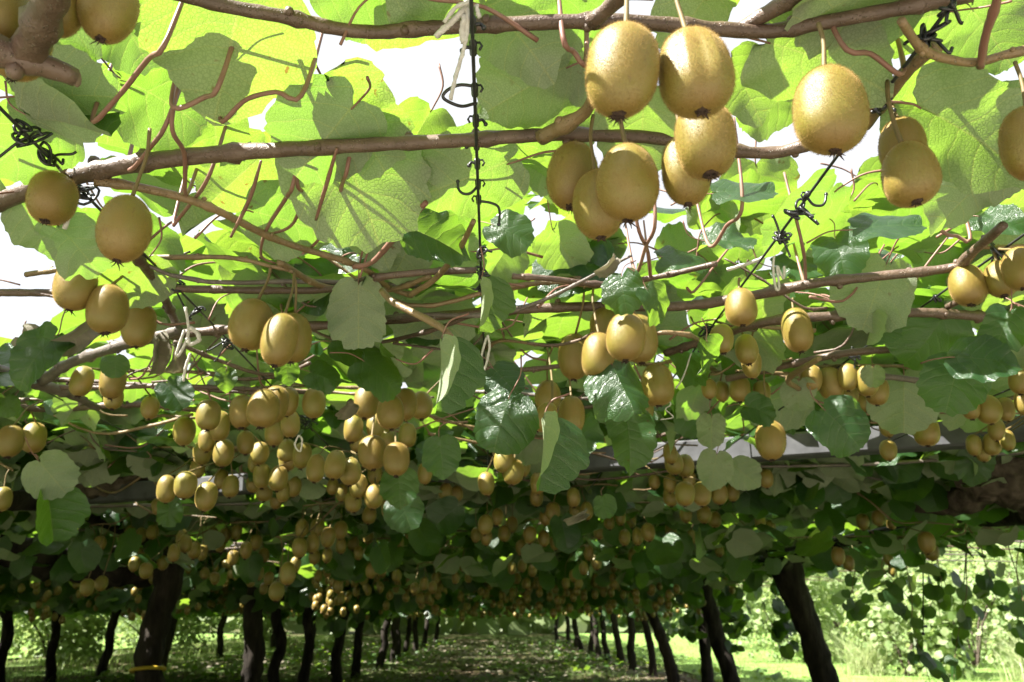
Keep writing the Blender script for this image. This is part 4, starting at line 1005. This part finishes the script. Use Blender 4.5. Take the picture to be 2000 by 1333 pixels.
# hero leaves: px, py, width px, depth, turn (direction of the tip in the picture, degrees; 0 = down, 90 = right), lean of the underside, mesh
TOWARD = lambda p: (CAM - p).normalized()
def hero(px, py, wpx, d, turn, how, mesh=None, yaw=0, pitch=0, pet=True, name='leaf', v=None):
    p = at_d(px, py, d); size = wpx * d / F / 1.06
    a = R(turn); t = -CU * math.cos(a) + CR * math.sin(a)
    to = TOWARD(p)
    if how == 'u':   n = -(to * .55 + Vector((0, 0, -1)) * .75)       # pale underside, seen from below
    elif how == 'U': n = -to
    else:            n = to                                            # dark glossy upper side, facing the viewer
    n = (n * math.cos(R(yaw)) * math.cos(R(pitch)) + CR * math.sin(R(yaw)) + CU * math.sin(R(pitch))).normalized()
    return put_leaf(mesh or random.choice(HI), leaf_matrix(p, n, t, size), pet, v, name)
UNDER = [(450, 85, 320, .80, -10, 'u'), (690, 235, 250, .92, 20, 'u'), (690, 335, 270, .98, 15, 'u'), (640, 265, 220, .90, -30, 'u'), (1040, 165, 210, .86, -50, 'u'), (920, 345, 215, 1.0, -60, 'u'),
         (1880, 250, 270, .82, 60, 'u'), (130, 185, 200, .85, 80, 'u'), (310, 190, 190, .92, 40, 'u'), (1590, 110, 260, .80, 70, 'u'), (95, 445, 150, 1.06, 10, 'u'), (1255, 240, 180, .88, 0, 'u'), (1000, 55, 210, .78, 30, 'u'),
         (815, 262, 160, 1.0, -20, 'u'), (700, -15, 190, .78, 60, 'u'), (1120, 120, 170, .85, 40, 'u'), (1360, 20, 190, .8, -20, 'u'), (250, 55, 150, .84, 20, 'u'), (560, 430, 180, 1.12, 60, 'u'), (700, 612, 140, 1.2, 0, 'U'),
         (1710, 575, 150, 1.3, -20, 'U'), (1765, 782, 130, 1.75, 0, 'U'), (1390, 840, 66, 1.7, 0, 'U'), (1395, 915, 75, 1.9, -10, 'U'), (1452, 925, 66, 2.0, 50, 'U'), (100, 930, 90, 1.7, 40, 'U'), 
         (1780, 40, 180, .78, -60, 'u'), (1930, 60, 170, .8, 30, 'u'),  (60, 270, 170, .9, -60, 'u'), (420, 250, 170, .98, 0, 'u'), (1120, 30, 150, .8, -60, 'u'), (470, 340, 180, 1.05, -40, 'u'),
         (1450, 160, 150, .88, 20, 'u'), (1500, 210, 120, .95, -40, 'u'), (1900, 370, 170, .98, -30, 'u'), (350, 60, 160, .82, -60, 'u'), (30, 130, 140, .88, 10, 'u'), (720, 450, 140, 1.18, 20, 'u'), (790, 500, 130, 1.22, -20, 'u'),
         (1060, 330, 120, 1.05, 30, 'u'), (1480, 640, 90, 1.6, 0, 'u'), (150, 480, 150, 1.08, 20, 'u'), (260, 540, 150, 1.2, -30, 'u'), (1100, 480, 110, 1.3, 20, 'u'), (980, 500, 100, 1.3, -20, 'u'), (1560, 770, 66, 1.6, 0, 'U'), (1705, 735, 44, 1.5, 0, 'U')]
for q in UNDER: hero(*q)
TOPS = [(850, 465, 165, 1.05, 75, 't', 10, 25), (995, 452, 115, 1.10, 60, 't', 0, 35), (1215, 568, 100, 1.12, 10, 't', -25, 20), (1280, 590, 95, 1.10, 25, 't', 35, 25), (980, 822, 150, 1.02, -15, 't', -10, 10), (1215, 752, 155, 1.16, 10, 't', 15, 35),
        (742, 728, 125, 1.30, 55, 't', 20, 35), (692, 680, 115, 1.36, 70, 't', 0, 40), (862, 890, 95, 1.20, 5, 't', 20, 0), (1642, 832, 135, 1.20, 40, 't', 10, 10), (1482, 800, 76, 1.5, 60, 't', 0, 30),
        (1387, 695, 95, 1.25, 25, 't', 50, 0), (1862, 745, 140, 1.12, -15, 't', 0, 20), (1915, 700, 150, 1.08, 60, 't', 0, 45), (1960, 640, 120, 1.10, -20, 't', 0, 20), (985, 742, 100, 1.12, 30, 't', 0, 40), (340, 770, 84, 1.5, 30, 't', 0, 30),
        (442, 740, 54, 1.5, 0, 't', 0, 10), (15, 792, 52, 1.6, 20, 't', 0, 20), (1230, 852, 140, 1.6, 0, 't', 20, 20), (1180, 990, 56, 1.8, 10, 't', 10, 0), (1420, 470, 130, 1.25, 60, 't', 0, 58),
        (1450, 372, 150, 1.05, 80, 't', 0, 62), (1730, 440, 160, 1.1, 70, 't', 0, 62), (1640, 490, 120, 1.25, 10, 't', 0, 40), (1560, 520, 130, 1.4, 60, 't', 0, 60), (1330, 500, 120, 1.3, 80, 't', 0, 58), (1950, 430, 120, 1.15, 40, 't', 0, 50),
        (630, 735, 80, 1.5, 70, 't', 0, 30), (560, 725, 60, 1.3, 10, 't', 20, 10), (790, 1000, 90, 1.9, 20, 't', 0, 10), (780, 950, 90, 1.7, 0, 't', 10, 10), (330, 1000, 70, 2.1, 0, 't', 0, 10), (225, 715, 60, 1.3, 0, 't', 0, 30),
        (1100, 560, 60, 1.5, 80, 't', 0, 50), (1180, 500, 70, 1.3, 60, 't', 10, 40)]
for q in TOPS: hero(q[0], q[1], q[2] * .84, q[3], q[4], q[5], None, q[6], q[7])
# folded and edge-on leaves
hero(862, 730, 150, .90, -15, 't', FOLDED[0], 68, 0); hero(1062, 885, 150, 1.0, -30, 't', FOLDED[0], 60, 5); hero(942, 595, 110, 1.0, 10, 't', FOLDED[0], 62, 0)
hero(135, 240, 170, .86, 85, 't', FOLDED[0], 0, 70); hero(100, 1005, 110, 1.7, 10, 't', FOLDED[0], 40, 0); hero(1700, 640, 70, 1.3, 0, 't', FOLDED[1], 50, 0)
for px, py, w, d, t, k in [(150, 660, 120, 1.35, -60, 0), (310, 690, 120, 1.35, 10, 1), (80, 680, 130, 1.4, 60, 2), (1190, 520, 70, 1.15, -40, 0), (680, 800, 60, 1.5, -50, 2), (1130, 1010, 60, 1.75, -60, 1), (345, 700, 80, 1.4, -10, 0)]:
    hero(px, py, w * .72, d, t, 't', DRY[k], 20, 0, False, 'dry_leaf')

# gaps through which the white sky shows: centre, half sizes
GAPS = [(365, 135, 60, 52), (780, 150, 112, 76), (50, 530, 90, 85), (1530, 250, 40, 60), (1690, 135, 40, 34), (1320, 250, 30, 60), (290, 40, 22, 70), (910, 300, 42, 14), (1290, 310, 22, 40), (1610, 330, 55, 40), (1110, 15, 14, 40), (740, 215, 36, 30), (30, 610, 50, 40), (430, 205, 44, 26)]
def in_gap(p, size):
    q = project(p)
    if q is None: return False
    e = size * F / q[2] * .40
    for gx, gy, a, b in GAPS:
        if ((q[0] - gx) / (a + e)) ** 2 + ((q[1] - gy) / (b + e * .75)) ** 2 < 1: return True
    return False
FRP = np.array([[*project(r['p'])[:2], project(r['p'])[2], r['h']] for r in ALLF])
def hides_fruit(p, size):
    q = project(p)
    if q is None: return False
    e = size * F / q[2] * .42
    m = (FRP[:, 2] > q[2] - .03) & (FRP[:, 3] > 30)
    if not m.any(): return False
    A = FRP[m]; return bool((np.hypot(A[:, 0] - q[0], A[:, 1] - q[1]) < e + A[:, 3] * .30).any())
BEAM = [(0, 480, 979, 957, 3.4), (1120, 1300, 921, 906, 2.9), (1490, 1790, 886, 850, 2.3)]
def hides_beam(p, size):
    q = project(p)
    if q is None: return False
    e = size * F / q[2] * .5
    for x0, x1, ya, yb, d in BEAM:
        if x0 - e * .6 < q[0] < x1 + e * .6 and q[2] < d + .3:
            yc = ya + (yb - ya) * (q[0] - x0) / (x1 - x0)
            if abs(q[1] - yc) < 20 + e: return True
    return False
def inframe(p, pad=120):
    q = project(p); return q is not None and -pad < q[0] < 2000 + pad and -pad < q[1] < 1333 + pad
# shafts of sun that reach single fruits and leaves through the canopy
SHAFTS = [(at_d(1585, 165, .63), .022), (at_d(1325, 285, .66), .022), (at_d(1122, 985, 2.0), .07), (at_d(960, 800, 1.0), .05), (at_d(1868, 545, 1.35), .05), (at_d(1540, 660, 1.28), .03), (at_d(215, 700, 1.5), .05)]
_rs = random.Random(12)
for r_ in _rs.sample([r for r in ALLF if 44 < r['h'] < 110], 30): SHAFTS.append((r_['p'] + Vector((-.02, -.01, .02)), _rs.uniform(.02, .04)))
SH_P = np.array([tuple(a) for a, b in SHAFTS]); SH_R = np.array([b for a, b in SHAFTS]); SH_D = np.array(tuple(SUNV))
def in_shaft(p, s):
    d = np.array(tuple(p)) - SH_P; t = d @ SH_D
    return bool(((t > .03) & (np.linalg.norm(d - t[:, None] * SH_D, axis=1) < SH_R + .30 * s)).any())
cand = []        # position, matrix, size, priority
rg = np.random.default_rng(99)
HOLES = [(rg.uniform(-3.5, 4), 5 + 30 * rg.random() ** 1.2, rg.uniform(.14, .42)) for _ in range(80)]
HOLES += [(rg.uniform(-.6, .65) * (yy + .3), yy, rg.uniform(.07, .16)) for yy in rg.uniform(1.3, 5, 60)]
HOLES += [(rg.uniform(-5, 3), 4.5 + 22 * rg.random() ** 1.3, rg.uniform(.05, .13)) for _ in range(420)]
HX = np.array(HOLES)
def canopy(n, x0, x1, y0, y1, zlo, zhi, s0, s1, tiltsd, face=0.0, check=True):
    for _ in range(n):
        x = rg.uniform(x0, x1); y = rg.uniform(y0, y1)
        if y > 1.2 and (((HX[:, 0] - x) ** 2 + (HX[:, 1] - y) ** 2) < HX[:, 2] ** 2).any(): continue
        if x > 1.9 and y > 3.6 and zhi < .56 and rg.random() < .85: continue
        z = HC + zlo + (zhi - zlo) * rg.random() ** 1.3
        s = rg.uniform(s0, s1); p = Vector((x, y, z))
        if y < 1.15 and z < HC + .53: z = HC + .53 + .05 * rg.random(); p.z = z
        vis = inframe(p)
        if y < 3.6 and in_shaft(p, s): continue
        if vis and check and y < 3.2 and (in_gap(p, s) or hides_fruit(p, s)): continue
        if vis and check and y < 8 and z < HC + .46 and hides_fruit(p, s): continue
        if vis and y < 4.2 and hides_beam(p, s): continue
        if rg.random() < face:
            n_ = Vector((rg.normal(0, .5), -1 + rg.normal(0, .3), .35 + rg.normal(0, .3))); t = Vector((rg.normal(0, .6), rg.normal(0, .3), -1))
        else:
            n_ = Vector((rg.normal(0, tiltsd), .12 + rg.normal(0, tiltsd), 1)); t = Vector((rg.normal(), rg.normal(), -.25))
        cand.append((p, leaf_matrix(p, n_, t, s), s, vis))
canopy(1050, -3.2, 3.6, Y0 + .02, 2.6, .50, .74, .10, .165, .36)
canopy(420, -1.8, 2.2, 1.25, 3.0, .60, .80, .11, .165, .42)
canopy(420, -1.9, 2.3, 1.15, 3.2, .50, .68, .10, .16, .38)
canopy(230, -1.8, 2.2, 1.2, 3.0, .40, .56, .09, .14, .5, .5)
canopy(25000, EDGE_L, EDGE_R, 2.6, 7.0, .47, .78, .10, .165, .40, .12)
canopy(1500, EDGE_L, EDGE_R, 2.6, 7.0, .22, .50, .09, .14, .5, .55)
canopy(34000, EDGE_L, EDGE_R, 7.0, 14.0, .42, .80, .12, .18, .40, .2)
canopy(3200, EDGE_L, EDGE_R, 7.0, 14.0, .10, .45, .10, .16, .5, .6)
canopy(24000, EDGE_L, EDGE_R, 14.0, Y1, .40, .85, .18, .30, .40, .2)
canopy(5500, EDGE_L, EDGE_R, 14.0, Y1, .06, .45, .14, .24, .5, .6)
# sprays hanging at the right edge and round the trunks
def spray(x, y, z0, z1, n, s0, s1, v=None, drift=(0, 0), seed=0, rad=.004):
    rr = random.Random(seed); pts = []
    for i in range(6):
        t = i / 5; pts.append(Vector((x + drift[0] * t + rr.uniform(-.03, .03), y + drift[1] * t + rr.uniform(-.03, .03), HC + z0 + (z1 - z0) * t)))
    v = v or vine_at(x, y)
    P = cane(pts, [rad, rad * .7, rad * .4], mat='shoot', v=v, seed=seed, n=5, sub=4, nodes=False)
    for i in range(n):
        p = P[int(rr.uniform(.1, 1) * (len(P) - 1))] + Vector((rr.uniform(-.07, .07), rr.uniform(-.05, .05), rr.uniform(-.05, .02)))
        s = rr.uniform(s0, s1)
        cand.append((p, leaf_matrix(p, (rr.gauss(0, .5), rr.gauss(-.6, .5), rr.uniform(.0, .8)), (rr.gauss(0, .5), rr.gauss(0, .3), -1), s), s, inframe(p)))
vr = VINES[len(L_) + 1]; vr2 = VINES[len(L_) + 2]
for i, (px, y, z1, n, dr) in enumerate([(1755, 4.6, -.42, 15, (.05, 0)), (1890, 4.8, -.40, 16, (-.22, 0)), (1960, 4.6, -.16, 12, (.05, 0)), (1905, 4.4, .02, 14, (.1, 0)), (1830, 5.0, -.05, 10, (-.05, 0)), (1740, 5.2, -.2, 12, (.05, 0)), (1660, 5.5, .0, 14, (.05, .2)),
                                       (1985, 5.2, -.30, 10, (-.1, 0)), (1790, 4.2, .12, 12, (.1, 0)), (1700, 4.4, .1, 12, (.1, 0))]):
    q = at_y(px, 1050, y); spray(q.x, y, .45, z1, n, .05, .10, vr if y < 4.8 else vr2, dr, 900 + i)
rr = random.Random(5)
for i in range(46):
    y = rr.uniform(6.5, 20); x = EDGE_R + rr.uniform(-.9, .1) if i % 3 else ROW_L + rr.uniform(-1.2, .9)
    spray(x, y, .40, rr.uniform(-.35, .05), rr.randint(9, 16), .08, .14, None, (rr.uniform(-.1, .1), rr.uniform(-.1, .1)), 1000 + i)

# the largest in view become single leaf parts, the rest of each vine is one mass
by = {}
for c in cand:
    by.setdefault(id(vine_at(c[0].x, c[0].y)), []).append(c)
for vi, v in enumerate(VINES):
    cs = by.get(id(v), [])
    def prio(c):
        if not c[3]: return -1
        q = project(c[0]); return c[2] / q[2] * (1.0 + (1.2 if c[0].z < HC + .58 else 0))
    cs.sort(key=prio, reverse=True)
    dist = math.hypot(v.x, v.y)
    lim = max(0, (300 if dist < 7 else 110 if dist < 10.5 else 40) - v.n_ind)
    ind = [c for c in cs[:lim] if c[3]]; rest = cs[len(ind):]
    for p, m4, s, vis in ind:
        d = project(p)[2]
        me = random.choice(HI if d < 2.6 else LO)
        put_leaf(me, m4, d < 1.9, v)
    o = leaf_mass('leaves', [c[1] for c in rest], STUFF_T, M['leaf'], v.root)
    if o:
        o.matrix_basis = Matrix.Translation(-v.root.location); o['kind'] = 'stuff'
# ------------------------------------------------------------------ clips, ties, strings and cords
def wire_dir(x): return Vector((0, 1, 0))
def hook_clip(p, label, seed, arm='hook', side=-1, s=1.0):
    rr = random.Random(seed); root = tag(empty('wire_clip', p), label, 'clip', 'black hook clips on the wires')
    m = MB(); m.tube([p + Vector((0, -.008 * s, .001)), p + Vector((0, .008 * s, .001))], .0036 * s, 8)
    m.tube([p + Vector((side * .002, -.004, .003)), p + Vector((side * -.006, -.004, .004)), p + Vector((side * -.008, -.004, .0)), p + Vector((side * -.006, -.004, -.004))], .0012 * s, 6)
    m.build('clamp', M['black'], root)
    if arm == 'hook':    pts = [(0, 0, 0), (side * .008, 0, -.010), (side * .016, 0, -.012), (side * .023, 0, -.006), (side * .024, 0, .004)]
    elif arm == 'loop':  pts = [(0, -.006, 0), (side * .014, -.006, .003), (side * .028, -.004, -.004), (side * .030, 0, -.009), (side * .014, .010, -.011), (0, .014, -.004)]
    elif arm == 'drop':  pts = [(0, 0, 0), (side * .014, 0, -.002), (side * .024, 0, -.008), (side * .027, 0, -.020), (side * .026, 0, -.032)]
    else:                pts = [(0, 0, 0), (side * .007, 0, .002), (side * .010, 0, -.002)]
    pts = [p + Vector(q) * s + Vector((rr.uniform(-.001, .001), 0, rr.uniform(-.001, .001))) for q in pts]
    a = MB(); q = smooth_path(pts, 6); a.tube(q, .0017 * s, 7); a.ball(q[-1], .0025 * s, 7, 5); a.build('hook_arm', M['black'], root)
def knot(p, label, seed, r=.014, loops=5, tails=3):
    rr = random.Random(seed); root = tag(empty('twist_tie', p), label, 'tie', 'black ties knotted on the wires'); b = MB()
    for i in range(loops):
        u = Vector((rr.gauss(0, 1), rr.gauss(0, .5), rr.gauss(0, 1))).normalized(); w = u.orthogonal().normalized(); q = r * rr.uniform(.4, .95); c = p + Vector((rr.uniform(-.4, .4) * r, rr.uniform(-.9, .9) * r, rr.uniform(-.5, .3) * r))
        b.tube([c + u * q * math.cos(t) * rr.uniform(.85, 1.1) + w * q * .55 * math.sin(t) for t in np.linspace(0, 6.3, 15)], .0017, 6)
    b.build('wound_loop', M['black'], root)
    for i in range(tails):
        d = Vector((rr.gauss(0, .8), rr.gauss(0, .5), rr.uniform(-1, .3))).normalized(); e = p + d * r * rr.uniform(1.2, 2.4)
        MB().tube(smooth_path([p, p + d * r * .7 + Vector((0, 0, .003)), e, e + Vector((rr.uniform(-.006, .006), 0, rr.uniform(-.004, .008)))], 4), .0016, 6).build('tail', M['black'], root)
CL = [(50, 'bent', 1, 'black clip where the middle wire meets the top cane'), (96, 'bent', -1, 'small black clip on the middle wire just below the top cane'), (178, 'loop', -1, 'black clip with a long open loop left of the middle wire'), (238, 'bent', 1, 'black clip on the middle wire between loop and second cane'),
      (284, 'bent', -1, 'black clip on the middle wire at the second cane'), (322, 'bent', -1, 'black clip on the middle wire just under the second cane'), (362, 'hook', -1, 'black clip with an upturned hook left of the middle wire'), (392, 'drop', 1, 'black clip with a long drooping hook right of the middle wire')]
for i, (py, arm, sd, lb) in enumerate(CL): hook_clip(on_wire(-.022, py), lb, i, arm, sd)
KN = [(-.022, 490, 'upper black tie knot below the drooping hook on the middle wire', .010), (-.022, 525, 'lower black tie knot on the middle wire', .011), (-.022, 556, 'lowest black wrapped tie on the middle wire above the folded leaf', .009), (-.497, 262, 'large tangle of black ties at the left edge on the left wire', .020), (-.497, 305, 'black tie between the edge tangle and the thick branch', .012),
      (-.497, 366, 'black tie lashing the thick left branch to its wire', .017), (-.497, 545, 'tangled black ties over the thin left cane', .022), (-.497, 600, 'short black tie just under the thin left cane', .011), (-.497, 664, 'black tie on the left wire above the dark leaves', .018), (-.497, 820, 'far black tie on the left wire behind the forked limb', .024),
      (.380, 5, 'black tie at the top edge on the right wire', .010), (.380, 66, 'black tie with a hanging loop at the top of the right wire', .014), (.380, 196, 'black tie where a shoot meets the right wire', .014), (.380, 408, 'black looped tie low on the right wire', .016), (.380, 455, 'lowest black tie on the right wire', .014),
      (.705, 492, 'black tie over the kiwis at the right edge', .020), (.705, 580, 'small black tie left of the sunlit plump kiwi', .008), (.705, 690, 'black tie lashing the far right wire to a cane', .020), (.380, 640, 'black tie above the bunch below the round lone kiwi', .018)]
for i, (x, py, lb, r) in enumerate(KN): knot(on_wire(x, py, -.003), lb, 50 + i, r, 5 if r > .012 else 3, 2)
hook_clip(on_wire(.380, 385), 'black clip with a hook low on the right wire', 40, 'hook', 1)
# white strings
def string_tie(pts, label, rad=.0022, flat=False, seed=0, extra=()):
    root = tag(empty('string_tie', pts[0]), label, 'string', 'white strings tied to the canes')
    for k, pl in enumerate([pts, *extra]): MB().tube(smooth_path(pl, 6), rad * (.8 + .4 * (k % 2)), 6, True, .28, seed + k).build('strand', M['string'], root)
def pdl(d, *a): return [at_d(x, y, d) for x, y in a]
string_tie(pdl(.70, (905, -20), (912, 20), (912, 60), (905, 100), (890, 150), (880, 195)), 'torn white cloth string hanging down the middle wire from the top', .0024, seed=1,
           extra=[pdl(.70, (915, 0), (900, 25), (875, 50), (850, 72)), pdl(.695, (918, 5), (890, 15), (868, 45)), pdl(.70, (908, 30), (903, 60), (906, 85)), pdl(.69, (930, 10), (935, 30), (938, 35))])
string_tie(pdl(1.12, (362, 600), (368, 650), (352, 690), (345, 690), (360, 645)), 'white strip hanging from the left cane fork', .0026, seed=2, extra=[pdl(1.12, (370, 640), (385, 650), (388, 665), (372, 672), (366, 660)), pdl(1.13, (372, 690), (362, 720), (358, 745))])
string_tie(pdl(1.12, (952, 655), (956, 680), (945, 725), (934, 722), (942, 690), (950, 660)), 'white string loop hanging below the folded leaf in the centre', .0020, seed=3)
string_tie(pdl(1.22, (1515, 480), (1510, 520), (1515, 562), (1522, 562), (1518, 520), (1530, 545), (1532, 520)), 'white string knotted on the right middle cane', .0024, seed=4, extra=[pdl(1.22, (1510, 495), (1470, 512), (1420, 527))])
string_tie(pdl(1.45, (583, 850), (576, 870), (586, 882), (590, 860), (584, 850)), 'small white string loop among the left fruit bunches', .0022, seed=5)
string_tie(pdl(.93, (118, 385), (108, 395), (112, 408), (125, 404), (128, 386), (118, 380), (132, 372), (138, 390)), 'pale curled string on the thick left branch', .0022, seed=6, extra=[pdl(.93, (138, 385), (135, 420), (126, 448))])
string_tie(pdl(1.5, (1350, 690), (1335, 735), (1320, 760)), 'white string end hanging right of the large dark leaf', .0020, seed=7)
string_tie(pdl(1.5, (1300, 775), (1310, 790), (1300, 800), (1315, 815), (1290, 820)), 'small frayed white string beside the hidden kiwi', .0016, seed=8)
# hanging black cord with its clip, and a second one
p = at_y(1803, 1060, 5.0); q = at_y(1803, 1238, 5.0)
root = tag(empty('hanging_cord', p), 'black cord with a small clip at its end hanging over the sunlit field', 'cord')
MB().tube([Vector((p.x, p.y, HC + .48)), p, q], .0045, 6).build('cord', M['black'], root)
MB().tube([q + Vector((-.03, 0, .04)), q + Vector((.03, 0, .04))], .008, 6).ball(q + Vector((0, 0, .04)), .013).ball(q, .011).build('clip', M['black'], root)
p = at_y(1888, 1050, 5.2); q = at_y(1880, 1190, 5.2)
tag(MB().tube([Vector((p.x, p.y, HC + .48)), p, q], .0035, 6).build('hanging_cord', M['black']), 'plain thin cord with vine leaves round it near the right edge', 'cord')
# irrigation line under the canopy at the right
a = at_d(1700, 1040, 4.4); b = at_d(2010, 975, 4.1)
tag(MB().tube([a + (a - b) * .6, a, b, b + (b - a) * 2.0], .013, 8).build('irrigation_pipe', M['black']), 'black irrigation pipe under the knotted head at the right', 'pipe')
